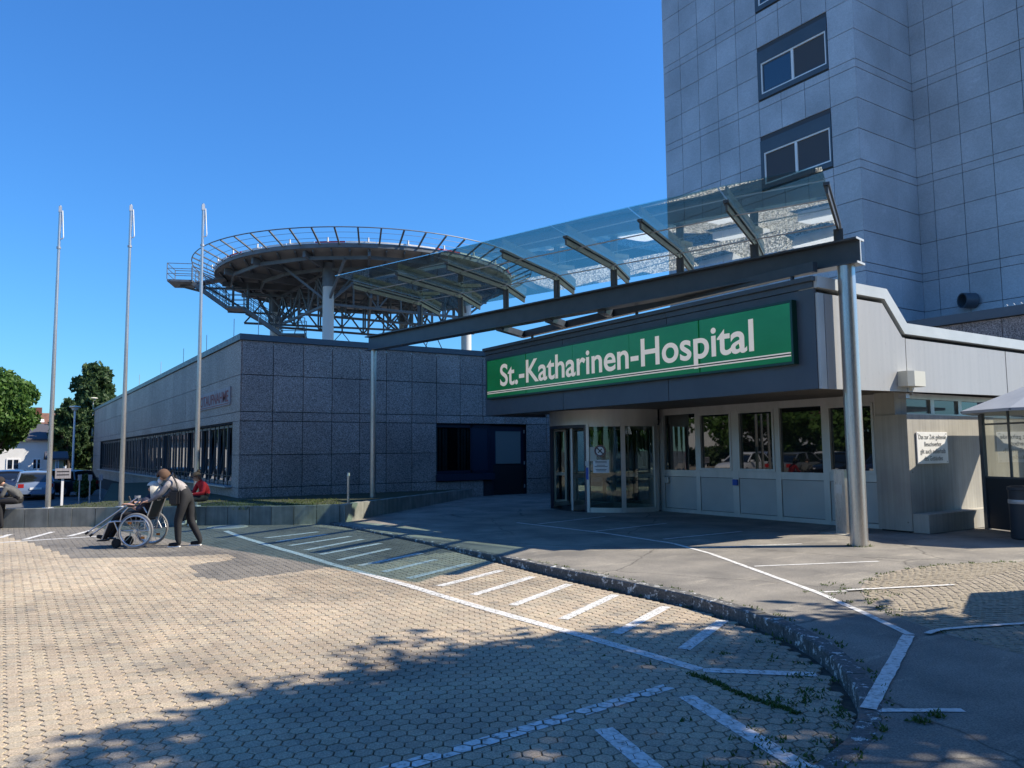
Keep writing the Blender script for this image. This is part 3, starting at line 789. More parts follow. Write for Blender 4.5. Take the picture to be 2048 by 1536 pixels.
# ================================================================== ENTRANCE BUILDING
FX0, FX1, FY = -18.05, -7.65, 11.1
ent = thing('entrance_building', 'hospital entrance pavilion with dark overhanging fascia and light panelled side', 'building', (-13,14.35,.1))
e = MB()
e.box((FX0,FY+.02,2.78),(FX1-.05,13.2,4.26))                         # overhanging box
e.prismx([(13.2,2.78),(13.2,4.2),(13.72,3.7),(30,3.75),(30,2.78)], FX0, FX1-.05)
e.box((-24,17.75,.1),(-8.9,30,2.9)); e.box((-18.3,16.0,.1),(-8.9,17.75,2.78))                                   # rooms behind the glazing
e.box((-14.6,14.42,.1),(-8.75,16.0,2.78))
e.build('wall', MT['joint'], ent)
# front fascia: panels with seams
for a, b in ((FX0,-14.54),(-14.54,-11.07),(-11.07,FX1-.03)):
    block('fascia_panel', ((a+b)/2, FY, 3.50), (b-a-.012, .05, 1.67), MT['slate'], ent, .004)
    block('fascia_panel', ((a+b)/2, FY+.06, 4.39), (b-a-.01, .24, .10), MT['slate'], ent)
block('fascia_panel', ((FX0+FX1)/2, FY+.02, 4.48), (FX1-FX0, .30, .075), MT['slate'], ent)
block('fascia_panel', (FX0-.02, 12.1, 3.57), (.05, 2.0, 1.80), MT['slate'], ent)
# right side (sunlit): panels, groove, cap following the step in the roof
capo = [(FY-.03,4.52),(13.09,4.52),(13.69,3.95),(30,3.95)]
capi = [(FY-.03,4.33),(13.00,4.33),(13.60,3.75),(30,3.75)]
MB().prismx(capo+capi[::-1], FX1-.32, FX1+.04).build('roof_cap', MT['cap'], ent)
G0 = .07
MB().prismx([(FY+.0,2.665),(FY+.0,4.25),(FY+.16,4.25),(FY+.16,2.665)], FX1-.06, FX1+.012).build('side_panel', MT['cap'], ent)
MB().prismx([(FY+.18,2.665),(FY+.18,4.25),(12.97,4.25),(13.56,3.68),(13.64,3.68),(13.64,2.70)], FX1-.05, FX1+.01).build('side_panel', MT['panel'], ent)
MB().prismx([(13.67,2.70),(13.67,3.67),(17.42,3.67),(17.42,2.74)], FX1-.05, FX1+.006).build('side_panel', MT['panel'], ent)
MB().prismx([(17.45,2.74),(17.45,3.67),(21.2,3.67),(21.2,2.78)], FX1-.05, FX1+.008).build('side_panel', MT['panel'], ent)
MB().prismx([(21.23,2.78),(21.23,3.67),(25,3.67),(25,2.80)], FX1-.05, FX1+.006).build('side_panel', MT['panel'], ent)
# roofs covered with pebbles, skylights
MB().box((FX0+.1,FY+.2,4.26),(FX1-.32,13.05,4.34)).build('roof', MT['gravel'], ent)
MB().box((FX0+.1,13.7,3.74),(FX1-.32,21.9,3.80)).build('roof', MT['gravel'], ent)
for x, y in ((-16.2,14.2),(-13.4,14.2),(-10.6,14.2),(-14.8,16.6),(-12.0,16.6)):
    MB().box((x,y,3.80),(x+1.1,y+1.1,4.05)).build('skylight', MT['white'], ent)
# soffit boards
yy = FY+.05
while yy < 14.3:
    block('soffit_board', ((FX0+FX1)/2-.03, yy+.10, 2.755), (FX1-FX0-.08, .196, .03), MT['soffit'], ent); yy += .203
block('soffit_edge', ((FX0+FX1)/2, FY+.03, 2.69), (FX1-FX0-.02, .05, .05), MT['slate'], ent)
# glazed wall
GYW = 14.35
xe = [(-14.51,-13.43),(-13.30,-12.29),(-12.11,-11.08),(-10.94,-9.89),(-9.75,-8.72)]
gw = MB()
ed = [-14.66,-14.51,-13.43,-13.30,-12.29,-12.11,-11.08,-10.94,-9.89,-9.75,-8.72,-8.60]
for a, b in zip(ed[0::2], ed[1::2]): gw.box((a,GYW-.05,.12),(b,GYW+.08,2.74))
for a, b in xe: gw.box((a,GYW-.045,2.58),(b,GYW+.08,2.74)); gw.box((a,GYW-.045,1.02),(b,GYW+.08,1.18)); gw.box((a,GYW-.045,.12),(b,GYW+.08,.21))
frame = gw.build('window_frame', MT['alu'], ent)
for i, (a, b) in enumerate(xe):
    ins = 0
    if i in (1,2,4):
        s_ = MB(); ins = .055
        s_.box((a+.004,GYW-.065,1.184),(a+ins,GYW+.0,2.576)); s_.box((b-ins,GYW-.065,1.184),(b-.004,GYW,2.576)); s_.box((a+ins,GYW-.065,2.52),(b-ins,GYW,2.576)); s_.box((a+ins,GYW-.065,1.184),(b-ins,GYW,1.24))
        s_.build('sash', MT['alu'], ent)
    block('pane', ((a+b)/2, GYW+.01, 1.88), (b-a-2*ins, .012, 1.40-2*ins), MT['glass'], ent)
    block('lower_panel', ((a+b)/2, GYW-.02+R.uniform(-.003,.003), .615), (b-a-.02, .03, .79), MT['alupanel'], ent, .003)
    block('panel_backing', ((a+b)/2, GYW+.03, .615), (b-a, .03, .81), MT['joint'], ent)
block('door_button', (-14.42, GYW-.075, .92), (.13,.05,.16), MT['alu'], ent, .01)
block('door_lock', (-12.2, GYW-.075, .92), (.14,.05,.14), MT['blue'], ent, .01)
# concrete block with bench
cb = thing('concrete_block', 'board marked concrete wall block with built on bench beside the entrance glazing', 'wall', (-8.2,15.5,.1))
MB().box((-8.58,14.06,.15),(-7.92,17.35,2.31)).build('block', MT['conc'], cb)
MB().box((-8.55,14.12,.05),(-8.0,17.3,.16)).build('plinth', MT['joint'], cb)
MB().box((-8.56,14.09,2.31),(-8.16,14.5,2.755)).build('pillar', MT['conc'], cb)
MB().box((-7.918,14.08,.13),(-7.62,17.3,.47)).build('bench', MT['conc'], cb)
for a, b, mt in ((14.56,15.48,'glasspale'),(15.62,16.56,'glasspale'),(16.7,17.6,'glass'),(17.75,18.7,'glass')):
    block('clerestory_pane', (-8.27, (a+b)/2, 2.50), (.012, b-a, .28), MT[mt], ent)
cf = MB(); cf.box((-8.32,14.5,2.31),(-8.22,14.56,2.70)); cf.box((-8.32,14.56,2.64),(-8.22,22,2.75)); cf.box((-8.32,14.56,2.31),(-8.22,22,2.36))
for a in (15.48,16.56,17.6,18.7): cf.box((-8.32,a,2.36),(-8.22,a+.14,2.64))
cf.build('clerestory_frame', MT['alu'], ent)
MB().box((-8.7,17.35,.1),(-8.30,26,2.31)).build('side_wall', MT['conc'], ent)
# notice on the concrete
nt = thing('visiting_notice', 'white notice board with German visiting rules on the concrete wall', 'sign', (-7.91,14.9,1.4))
block('board', (-7.9, 14.86, 1.68), (.02, 1.09, .60), MT['white'], nt, .003)
for i, s in enumerate(('Das zur Zeit geltende', 'Besuchsverbot', 'gilt auch außerhalb', 'des Gebäudes')):
    text_obj(s, (.98,.60,.90,.66)[i], .125, MT['black'], nt, (-7.889, 14.86, 1.845-.135*i), (0,1,0), (0,0,1), center=True, ext=.002)
for y in (14.36,15.36):
    for z in (1.41,1.95): MB().tube((-7.892,y,z),(-7.884,y,z), .012, n=8).build('screw', MT['galv'], nt)
# wall box
wb = thing('alarm_box', 'cream plastic box mounted on the sunlit side panel', 'box', (-7.6,13.6,2.76))
b_ = MB(); b_.prism([(-7.64,13.34),(-7.46,13.34),(-7.40,13.46),(-7.40,13.82),(-7.46,13.88),(-7.64,13.88)], 2.78, 3.05); b_.build('housing', MT['cream'], wb)
MB().tube((-7.55,13.6,2.78),(-7.55,13.6,2.70), .03, n=8).build('sensor', MT['cream'], wb)
cm = thing('camera_unit', 'small grey camera under the soffit corner by the concrete pillar', 'camera', (-7.9,14.0,2.6))
MB().box((-7.95,13.86,2.60),(-7.80,13.98,2.67)).build('housing', MT['galv'], cm); MB().tube((-7.8,14.04,2.66),(-7.8,14.04,2.74), .03, n=10).build('mount', MT['galv'], cm)

# ---- green sign
sg = thing('hospital_sign', 'long green illuminated box sign reading St.-Katharinen-Hospital on the fascia', 'sign', (-12.9,11.0,3.1))
SX = [-17.80,-15.9,-14.0,-12.06,-10.12,-8.03]
MB().box((SX[0],10.98,3.10),(SX[-1],11.075,4.18)).build('housing', MT['greenframe'], sg)
for a, b in zip(SX[:-1], SX[1:]):
    block('face_panel', ((a+b)/2, 10.965, 3.64), (b-a-.010-(.05 if a == SX[0] else 0)-(.05 if b == SX[-1] else 0), .03, .99), MT['green'], sg)
fr = MB(); fr.box((SX[0],10.945,3.10),(SX[-1],10.98,3.14)); fr.box((SX[0],10.945,4.14),(SX[-1],10.98,4.18)); fr.box((SX[0],10.945,3.14),(SX[0]+.04,10.98,4.14)); fr.box((SX[-1]-.04,10.945,3.14),(SX[-1],10.98,4.14))
fr.build('frame', MT['lsteel'] if False else MT['greenframe'], sg)
text_obj('St.-Katharinen-Hospital', 8.27, .80, MT['letter'], sg, (-17.10,10.945,3.42), (1,0,0), (0,0,1), name='letter', bold=.017, ext=.002, split=True)
block('stripe', ((SX[0]+SX[-1])/2, 10.945, 3.245), (SX[-1]-SX[0]-.1, .006, .022), MT['letter'], sg)
block('stripe', ((SX[0]+SX[-1])/2, 10.945, 3.268), (SX[-1]-SX[0]-.1, .006, .020), MT['black'], sg)
block('stripe', ((SX[0]+SX[-1])/2, 10.945, 3.291), (SX[-1]-SX[0]-.1, .006, .022), MT['letter'], sg)

# ---- revolving door
DC = (-16.3,14.1); DR = 1.72
dv = thing('revolving_door', 'revolving door drum with curved aluminium band, glass walls and open wing', 'door', (DC[0],DC[1],.12))
MB().arc(DC, DR-.06, DR+.01, rad(-190), rad(2), 2.36, 2.76, 48).build('top_band', MT['alu'], dv, True)
MB().prism([(DC[0]+(DR-.07)*math.cos(t), DC[1]+(DR-.07)*math.sin(t)) for t in [2*math.pi*i/40 for i in range(40)]], 2.40, 2.46).build('ceiling', MT['black'], dv)
MB().prism([(DC[0]+(DR-.07)*math.cos(t), DC[1]+(DR-.07)*math.sin(t)) for t in [2*math.pi*i/40 for i in range(40)]], .122, .127).build('floor_mat', MT['black'], dv)
MB().box((-18.4,15.75,.1),(-14.6,15.8,2.8)).build('back_wall', MT['navy'], dv)
def post(a, w=.045, z0=.12, z1=2.36, mt='alu'):
    MB().arc(DC, DR-.07, DR+.012, rad(a)-w/DR, rad(a)+w/DR, z0, z1, 3).build('post', MT[mt], dv)
for a in (-63,-32,-1): post(a, .055)
post(-122, .035, mt='navy'); post(-178, .05)
post(-64.8, .03, mt='navy')
for a0, a1 in ((-61,-34),(-30,-3),(-176,-123.5)):
    MB().arc(DC, DR-.035, DR-.025, rad(a0), rad(a1), .24, 2.30, 14).build('curved_pane', MT['doorglass'], dv, True)
    MB().arc(DC, DR-.06, DR, rad(a0), rad(a1), .12, .24, 14).build('bottom_rail', MT['alu'], dv, True)
    MB().arc(DC, DR-.06, DR, rad(a0), rad(a1), 2.30, 2.36, 14).build('top_rail', MT['alu'], dv, True)
MB().arc(DC, DR-.07, DR+.01, rad(-121), rad(-65.6), 2.28, 2.36, 14).build('opening_head', MT['navy'], dv)
for k, a in enumerate((-82,8,98,188)):
    d = Vector((math.cos(rad(a)), math.sin(rad(a)), 0)); c = Vector((DC[0], DC[1], 0)); wg = MB()
    p, q = c+d*.06, c+d*(DR-.12)
    for e_ in (p, q): wg.bar(e_+Vector((0,0,.14)), e_+Vector((0,0,2.34)), .07, .05, d)
    for z in (.2,1.02,2.30): wg.bar(p+Vector((0,0,z)), q+Vector((0,0,z)), .05, .09 if z != .2 else .14)
    wgo = wg.build('wing', MT['alu'], dv)
    MB().bar(p+Vector((0,0,1.22)), q+Vector((0,0,1.22)), .012, 2.05).build('pane', MT['doorglass'], wgo)
MB().tube((DC[0],DC[1],.12),(DC[0],DC[1],2.4), .06, n=14).build('centre_shaft', MT['alu'], dv, True)
def on_drum(name, a, w, z0, z1, mt, out=.0):
    h = w/2/DR; return MB().arc(DC, DR-.024+out, DR-.020+out, rad(a)-h, rad(a)+h, z0, z1, 6).build(name, MT[mt], dv)
on_drum('paper_notice', -58.0, .20, 1.42, 1.78, 'cream')
on_drum('paper_notice', -51.0, .42, 1.12, 1.45, 'white')
for k, (w, z) in enumerate(((.30,1.405),(.30,1.37),(.22,1.31),(.34,1.275),(.28,1.20),(.24,1.165))): on_drum('print_line', -51.0, w, z, z+.014, 'black', .006)
ca = rad(-51.5); cc = Vector((DC[0]+(DR-.012)*math.cos(ca), DC[1]+(DR-.012)*math.sin(ca), 1.68)); na = Vector((math.cos(ca), math.sin(ca), 0)); ta = Vector((-math.sin(ca), math.cos(ca), 0)); up = Vector((0,0,1))
def disc(r_, off, mt, name, r2=None):
    mb = MB(); N = 28
    if r2 is None: mb.add([cc+na*off+ta*(r_*math.cos(2*math.pi*i/N))+up*(r_*math.sin(2*math.pi*i/N)) for i in range(N)], [tuple(range(N))])
    else:
        vs = []
        for i in range(N):
            t = 2*math.pi*i/N
            for q in (r_, r2): vs.append(cc+na*off+ta*(q*math.cos(t))+up*(q*math.sin(t)))
        mb.add(vs, [(2*i, 2*i+1, (2*i+3) % (2*N), (2*i+2) % (2*N)) for i in range(N)])
    mb.build(name, mt, dv)
disc(.150, .010, MT['white'], 'no_smoking_disc'); disc(.148, .016, MT['fred'], 'no_smoking_ring', .132); disc(.128, .016, MT['black'], 'no_smoking_ring', .108)
sl = MB(); sl.bar(cc+na*.018+(-ta+up)*.08, cc+na*.018+(ta-up)*.08, .004, .026, (ta+up)); sl.build('no_smoking_bar', MT['black'], dv)
sl = MB(); sl.bar(cc+na*.018+(-ta-up)*.05, cc+na*.018+(ta+up)*.05, .004, .022, (ta-up)); sl.build('cigarette', MT['black'], dv)
on_drum('blue_sticker', -63, .07, .95, 1.26, 'blue', .035); on_drum('push_button', -63, .10, 1.30, 1.42, 'galv', .036)

# ================================================================== GLASS CANOPY
BD = Vector((-.9833,-.1820,0)).normalized(); BN = Vector((.182,-.9833,0)).normalized(); C0 = Vector((-7.42,11.59,0))
RD = Vector((.4992,-.8661,-.0256)); RB = Vector((-.499,.866,-.13)).normalized()
can = thing('glass_canopy', 'glass canopy on a dark steel beam with round steel columns before the entrance', 'canopy', (-13,10.6,.1))
P0 = C0+BD*(-.24); P1 = C0+BD*14.15
bm_ = MB()
bm_.bar(P0+Vector((0,0,5.115)), P1+Vector((0,0,5.115)), .30, .03); bm_.bar(P0+Vector((0,0,4.715)), P1+Vector((0,0,4.715)), .30, .03); bm_.bar(P0+Vector((0,0,4.915)), P1+Vector((0,0,4.915)), .022, .37)
bm_.build('beam', MT['beam'], can)
ep = MB()
for z, w_, h_ in ((5.115,.31,.034),(4.715,.31,.034),(4.915,.03,.37)): ep.bar(P0-BD*.012+Vector((0,0,z)), P0-BD*.001+Vector((0,0,z)), w_, h_)
ep.build('sunlit_beam_end', MT['cap'], can)  # white over the dark beam's end face stands in for sunlight
MB().tube((C0.x,C0.y,.05),(C0.x,C0.y,4.70), .138, n=32).build('column', MT['steel'], can, True)
MB().tube((-21.08,9.06,.3),(-21.08,9.06,4.70), .085, n=20).build('column', MT['steel'], can, True)
tk = [.10,1.63,3.22,4.87,6.52,8.20,9.91,11.65]; Sk = []; 
Lf = [2.30,2.55,2.61,2.65,2.70,2.75,2.83,2.92]
Bk = [.9,.95,1.0,1.0,1.05,1.05,1.05,1.05]
for t_, L, B in zip(tk, Lf, Bk):
    S = C0+BD*t_+Vector((0,0,5.385+.0335*t_)); Sk.append(S)
    T = S+RD*L; E_ = S+RB*B
    ra = MB(); ra.bar(T, S, .035, .11); ra.bar(S, E_, .035, .11); ra.build('rafter', MT['rafter'], can)
    rt = MB(); rt.bar(T+RD*.03+Vector((0,0,.085)), S+Vector((0,0,.085)), .085, .045); rt.bar(S+Vector((0,0,.085)), E_+Vector((0,0,.085)), .085, .045); rt.build('rafter_flange', MT['beam'], can)
    su = MB(); su.bar(Vector((S.x,S.y,5.13)), S-Vector((0,0,.03)), .022, .15, RD.cross(Vector((0,0,1)))); su.build('strut', MT['rafter'], can)
    sb = MB(); sb.bar(Vector((S.x,S.y,5.13)), S+Vector((0,0,.03)), .05, .05, RD.cross(Vector((0,0,1)))); sb.build('strut_flange', MT['beam'], can)
    MB().box((S.x-.09,S.y-.09,5.13),(S.x+.09,S.y+.09,5.145)).build('base_plate', MT['beam'], can)
GL = [2.95,3.15,3.25,3.33,3.37,3.42,3.5,3.6]
for k in range(7):
    q = []
    for j, sgn in ((k, 1), (k+1, -1)):
        S = Sk[j]+Vector((0,0,.135)); sh = BD*(.012*sgn)
        q.append((S+RD*GL[j]+sh, S+sh, S+RB*(Bk[j]+.05)+sh))
    vs = []
    for z in (0, .016):
        for row in q:
            for p in row: vs.append(p+Vector((0,0,z)))
    mb = MB(); mb.add(vs, [(0,1,4,3),(1,2,5,4),(9,10,7,6),(10,11,8,7),(0,3,9,6),(5,2,8,11),(0,6,7,1),(1,7,8,2),(3,4,10,9),(4,5,11,10)])
    mb.build('glass_pane', MT['canopyglass'], can)
    for fr_ in (.80, .10):
        a = Sk[k]+RD*(Lf[k]*fr_)-Vector((0,0,.01)); b = Sk[k+1]+RD*(Lf[k+1]*fr_)-Vector((0,0,.01))
        MB().tube(a, b, .012, n=8).build('tie_rod', MT['galv'], can, True)
# lower frame carrying the back of the canopy over the fascia
MB().box((-16.45,11.17,4.63),(-7.75,11.29,4.80)).build('back_beam', MT['beam'], can)
for x in (-16.4,-14.6,-12.9):
    p = Vector((x,11.2,4.715)); tt = ((C0-p).dot(BN))/(RD.dot(BN)); qv = p+Vector((RD.x,RD.y,0))*tt
    MB().bar(p, qv, .16, .15).build('cross_beam', MT['beam'], can)
for x in (-16.0,-12.1,-8.2):
    MB().tube((x,11.23,4.3),(x,11.23,4.63), .035, n=10).build('stub_post', MT['beam'], can, True)

# ================================================================== TOWER
tw = thing('hospital_tower', 'tall grey stone clad hospital tower with two window strips', 'building', (-17,22,0))
TZ = 20.3
MB().box((-21.74,22.03,0),(-13.47,34,34)).box((-13.47,25.28,0),(-9.4,36,34)).build('wall', MT['tjoint'], tw)
# upper storeys above the picture, one sheet of the same stone on each face
up_ = MB(); up_.box((-21.78,21.995,TZ),(-13.43,22.03,34)); up_.box((-13.47,21.995,TZ),(-13.43,25.24,34)); up_.box((-13.43,25.25,TZ),(-9.36,25.28,34)); up_.box((-21.78,22.03,0),(-21.74,34,34)); up_.box((-9.4,25.28,0),(-9.36,36,34))
up_.build('cladding', MT['tower'], tw)
rows = []; z = 3.86
while z < TZ-.2:
    for h in (.275,1.0,1.0,1.0): rows.append((z, z+h)); z += h
    z += .0
rows = [(a+0.0, b) for a, b in rows if b <= TZ+.05]
cols_ = [-21.78+.928*i for i in range(10)]
WIN = [(z0, z0+1.76) for z0 in (14.02-6.55,14.02-3.275,14.02,14.02+3.275)]
WIN = [w for w in WIN if w[0] > 10]
for (z0, z1) in rows:
    if z1 < 4.6: continue
    cz = (z0+z1)/2
    for i, (a, b) in enumerate(zip(cols_[:-1], cols_[1:])):
        if i in (5,6,7):
            hit = [w for w in WIN if w[0] < cz < w[1] and not (z1-w[0] < .4 or w[1]-z0 < .35)]
            if hit: continue
        block('panel', ((a+b)/2, 22.012+R.uniform(-.002,.002), cz), (b-a-.017, .034, z1-z0-.017), MT['tower'], tw, .003)
    ycol = [22.03,24.0,25.27]
    for a, b in zip(ycol[:-1], ycol[1:]):
        block('panel', (-13.447, (a+b)/2, cz), (.034, b-a-.004, z1-z0-.022), MT['tower'], tw, .003)
    xr = [-13.43,-12.90,-11.97,-11.04,-10.11,-9.38]
    for a, b in zip(xr[:-1], xr[1:]):
        if cz < 4.9: continue
        block('panel', ((a+b)/2, 25.262+R.uniform(-.002,.002), cz), (b-a-.017, .034, z1-z0-.017), MT['tower'], tw, .003)
for z0, z1 in WIN:
    xa, xb = cols_[5]+.004, cols_[8]-.004
    zt = z1
    su_ = MB(); su_.box((xa,21.97,z0),(xb,22.035,z0+.17)); su_.box((xa,21.97,zt-.45),(xb,22.035,zt)); su_.box((xa,21.97,z0+.17),(xa+.14,22.035,zt-.45)); su_.box((xb-.05,21.97,z0+.17),(xb,22.035,zt-.45))
    wo_ = su_.build('window_surround', MT['slate'], tw)
    MB().box((xa+.1,22.12,z0+.1),(xb-.03,22.13,zt-.4)).build('reveal', MT['navy'], wo_)
    fa, fb, fz0, fz1 = xa+.14, xb-.05, z0+.17, zt-.45
    mid = (fa+fb)/2
    f_ = MB(); f_.box((fa,21.985,fz0),(fa+.05,22.05,fz1)); f_.box((fb-.05,21.985,fz0),(fb,22.05,fz1)); f_.box((mid-.045,21.985,fz0),(mid+.045,22.05,fz1))
    for p, q in ((fa+.05,mid-.045),(mid+.045,fb-.05)): f_.box((p,21.985,fz0),(q,22.05,fz0+.05)); f_.box((p,21.985,fz1-.05),(q,22.05,fz1))
    f_.build('window_frame', MT['wframe'], wo_)
    for kk, (p, q) in enumerate(((fa+.05,mid-.045),(mid+.045,fb-.05))):
        o = block('pane', ((p+q)/2, 22.035, (fz0+fz1)/2), (q-p, .012, fz1-fz0-.10), MT['glassblue'], wo_)
        s_ = MB(); w2, h2 = (q-p)/2, (fz1-fz0-.1)/2
        s_.box((-w2,-.02,-h2),(-w2+.05,.02,h2)); s_.box((w2-.05,-.02,-h2),(w2,.02,h2)); s_.box((-w2+.05,-.02,h2-.05),(w2-.05,.02,h2)); s_.box((-w2+.05,-.02,-h2),(w2-.05,.02,-h2+.05))
        so = s_.build('sash', MT['slate'], wo_, at=((p+q)/2, 22.04, (fz0+fz1)/2))
        if kk == 1 or z0 < 13:
            for x_ in (o, so): x_.rotation_euler = (rad(-5), 0, 0); x_.location.y += .05
ven = MB(); 
for i in range(1): ven.lathe((0,0,0), [(.24,0),(.24,.42),(.20,.42),(.20,.02),(0,.02)], 20)
vo = ven.build('vent_pipe', MT['slate'], tw, True, (-11.85,25.25,6.25)); vo.rotation_euler = (rad(90), 0, rad(-28))
# granite storey behind the entrance roof, at the right
lo = thing('granite_storey', 'low brown granite storey with dark cap at the foot of the tower', 'building', (-9,20,0))
MB().box((-13.4,20.04,0),(-7.75,25.2,4.85)).build('wall', MT['joint'], lo)
x = -13.4
while x < -8.0:
    for z0, z1 in ((3.7,4.78),(2.6,3.7)): block('panel', (x+.46, 20.02, (z0+z1)/2), (.908, .034, z1-z0-.012), MT['granite'], lo, .003)
    x += .92
MB().box((-13.45,19.9,4.79),(-7.7,25.25,5.02)).build('roof_cap', MT['slate'], lo)
for k in range(7):
    x = -8.9+.16*k; MB().bar((x,20.3,5.02),(x+.12,20.3,5.12), .02, .05).build('bird_spike', MT['galv'], lo)

# ================================================================== HELIPAD
HC = Vector((-52.5,22.1,0)); HR, HZ = 10.5, 14.25
dp = Vector((HC.x, HC.y, 0)).normalized(); lt = Vector((dp.y, -dp.x, 0))
def H(l, d, z): return HC+lt*l+dp*d+Vector((0,0,z))
hp = thing('helipad', 'round raised steel helipad with safety net ring, trusses and outside stair', 'helipad', (HC.x,HC.y,5))
mhp = Mat('helipad_steel', (.13,.15,.17), .5); mhp.color(mhp.ramp(mhp.noise(1.2, 4), [(.3,(.10,.115,.135)),(.7,(.165,.185,.205))]))
mdk = Mat('deck_underside', (.30,.28,.25), .7); mdk.color(mdk.ramp(mdk.noise(.8, 5), [(.3,(.25,.24,.23)),(.7,(.33,.32,.30))]))
mcl = Mat('column_paint', (.66,.66,.63), .55)
N = 72
MB().prism([(HC.x+HR*math.cos(2*math.pi*i/N), HC.y+HR*math.sin(2*math.pi*i/N)) for i in range(N)], HZ-.22, HZ).build('deck', mdk.m, hp)
MB().arc(HC, HR-.02, HR+.10, 0, 2*math.pi, HZ-.24, HZ+.02, 72).build('edge_beam', mhp.m, hp)
for i in range(36):
    MB().arc(HC, HR+.11, HR+.16, 2*math.pi*i/36, 2*math.pi*(i+1)/36-.004, HZ+.03, HZ+.12, 3).build('rim_board', MT['white'] if i % 4 else MT['red'], hp)
# deck planks underneath (ribs)
for k in range(-9, 10):
    l = k*1.1; d = math.sqrt(max(0, (HR-.2)**2-l*l))
    if d > 1: MB().bar(H(l,-d,HZ-.30), H(l,d,HZ-.30), .10, .16).build('deck_rib', mhp.m, hp)
for i in range(16):
    t = 2*math.pi*i/16; a = Vector((math.cos(t), math.sin(t), 0))
    MB().bar(HC+a*3.2+Vector((0,0,HZ-.75)), HC+a*(HR-.3)+Vector((0,0,HZ-.45)), .18, .42).build('radial_beam', mhp.m, hp)
for rr, z in ((4.0,HZ-1.0),(7.6,HZ-.85),(9.6,HZ-.6)):
    for i in range(16):
        t0, t1 = 2*math.pi*i/16, 2*math.pi*(i+1)/16
        MB().bar(HC+Vector((rr*math.cos(t0),rr*math.sin(t0),z)), HC+Vector((rr*math.cos(t1),rr*math.sin(t1),z)), .12, .22).build('ring_beam', mhp.m, hp)
colp = [(-2.5,-6.9),(6.9,-2.9),(2.9,6.9),(-6.9,2.9)]
for i, (l, d) in enumerate(colp):
    p = H(l,d,0); MB().tube((p.x,p.y,4.9),(p.x,p.y,12.3), .36, n=24).build('column', mcl.m, hp, True)
    MB().tube((p.x,p.y,12.3),(p.x,p.y,HZ-.4), .40, n=24).build('column_shade_top', mhp.m, hp, True)  # dark upper length paints the deck's shade onto the column
    for j in range(6):
        t = 2*math.pi*j/6+.4*i; q = p+Vector((2.8*math.cos(t), 2.8*math.sin(t), 0))
        if (q-HC).length < HR-.5: MB().bar((p.x,p.y,11.3),(q.x,q.y,HZ-.7), .14, .14).build('brace', mhp.m, hp)
# trusses between columns and cantilevers
def truss(a, b, zt, zb, nseg, w=.16):
    a, b = Vector(a), Vector(b)
    MB().bar((a.x,a.y,zb),(b.x,b.y,zb), w, w).build('bottom_chord', mhp.m, hp); MB().bar((a.x,a.y,zt),(b.x,b.y,zt), w, w).build('top_chord', mhp.m, hp)
    for i in range(nseg):
        p, q = a.lerp(b, i/nseg), a.lerp(b, (i+1)/nseg)
        if i % 2: p, q = q, p
        MB().bar((p.x,p.y,zb),(q.x,q.y,zt), .10, .10).build('diagonal', mhp.m, hp)
        if i: r_ = a.lerp(b, i/nseg); MB().bar((r_.x,r_.y,zb),(r_.x,r_.y,zt), .10, .10).build('truss_post', mhp.m, hp)
for i in range(4):
    a, b = H(*colp[i],0), H(*colp[(i+1) % 4],0); truss(a, b, 13.3, 11.2, 6)
truss(H(-8.6,-.5,0), H(8.2,2.4,0), 13.0, 10.9, 10, .14); truss(H(-4.8,-2,0), H(4.9,2,0), 13.3, 11.4, 6)
truss(H(.2,-8.2,0), H(0,8,0), 13.4, 11.5, 8)
# tie rods down to the roof
for i in range(4):
    a, b = colp[i], colp[(i+1) % 4]; m_ = ((a[0]+b[0])/2, (a[1]+b[1])/2)
    for q in (a, b):
        p = H(q[0],q[1],5.2); MB().tube(p, H(m_[0],m_[1],11.2), .035, n=6).build('tie_rod', mhp.m, hp)
# safety net
for i in range(56):
    t = 2*math.pi*i/56; a = Vector((math.cos(t), math.sin(t), 0))
    MB().bar(HC+a*(HR+.1)+Vector((0,0,HZ-.05)), HC+a*(HR+1.55)+Vector((0,0,HZ+.55)), .10, .07).build('net_arm', mhp.m, hp)
for rr, z, th in ((HR+1.55,HZ+.58,.035),(HR+1.1,HZ+.40,.012),(HR+.6,HZ+.19,.012)):
    pts = [HC+Vector((rr*math.cos(2*math.pi*i/96), rr*math.sin(2*math.pi*i/96), z)) for i in range(97)]
    MB().path(pts, th, 6).build('net_rail', mhp.m, hp)
for i in range(28):
    t = 2*math.pi*i/28+.05; p = HC+Vector(((HR+.25)*math.cos(t), (HR+.25)*math.sin(t), HZ)); MB().tube(p+Vector((0,0,.05)), p+Vector((0,0,.32)), .06, n=6).build('edge_lamp', MT['wframe'], hp)
# stair and platforms at the left
def platform(l0, l1, d0, d1, z, rail=True):
    p = MB(); c = [H(l0,d0,z), H(l1,d0,z), H(l1,d1,z), H(l0,d1,z)]
    p.prism([(q.x,q.y) for q in c], z-.14, z); p.build('platform', mhp.m, hp)
    if rail:
        r_ = MB()
        for a, b in ((0,1),(0,3),(3,2)):
            for hh in (.4,.75,1.1): r_.tube(c[a]+Vector((0,0,hh)), c[b]+Vector((0,0,hh)), .025, n=5)
        for q in c: r_.tube(q, q+Vector((0,0,1.1)), .03, n=5)
        r_.build('railing', mhp.m, hp)
platform(-13.3,-11.7,-2.6,-.4,13.45); platform(-9.6,-8.3,-2.4,-1.0,11.75); platform(-6.0,-4.3,-2.4,-1.0,9.95)
MB().bar(H(-11.8,-1.2,13.4), H(-9.8,-1.2,13.9), 1.0, .12).build('gangway', mhp.m, hp)
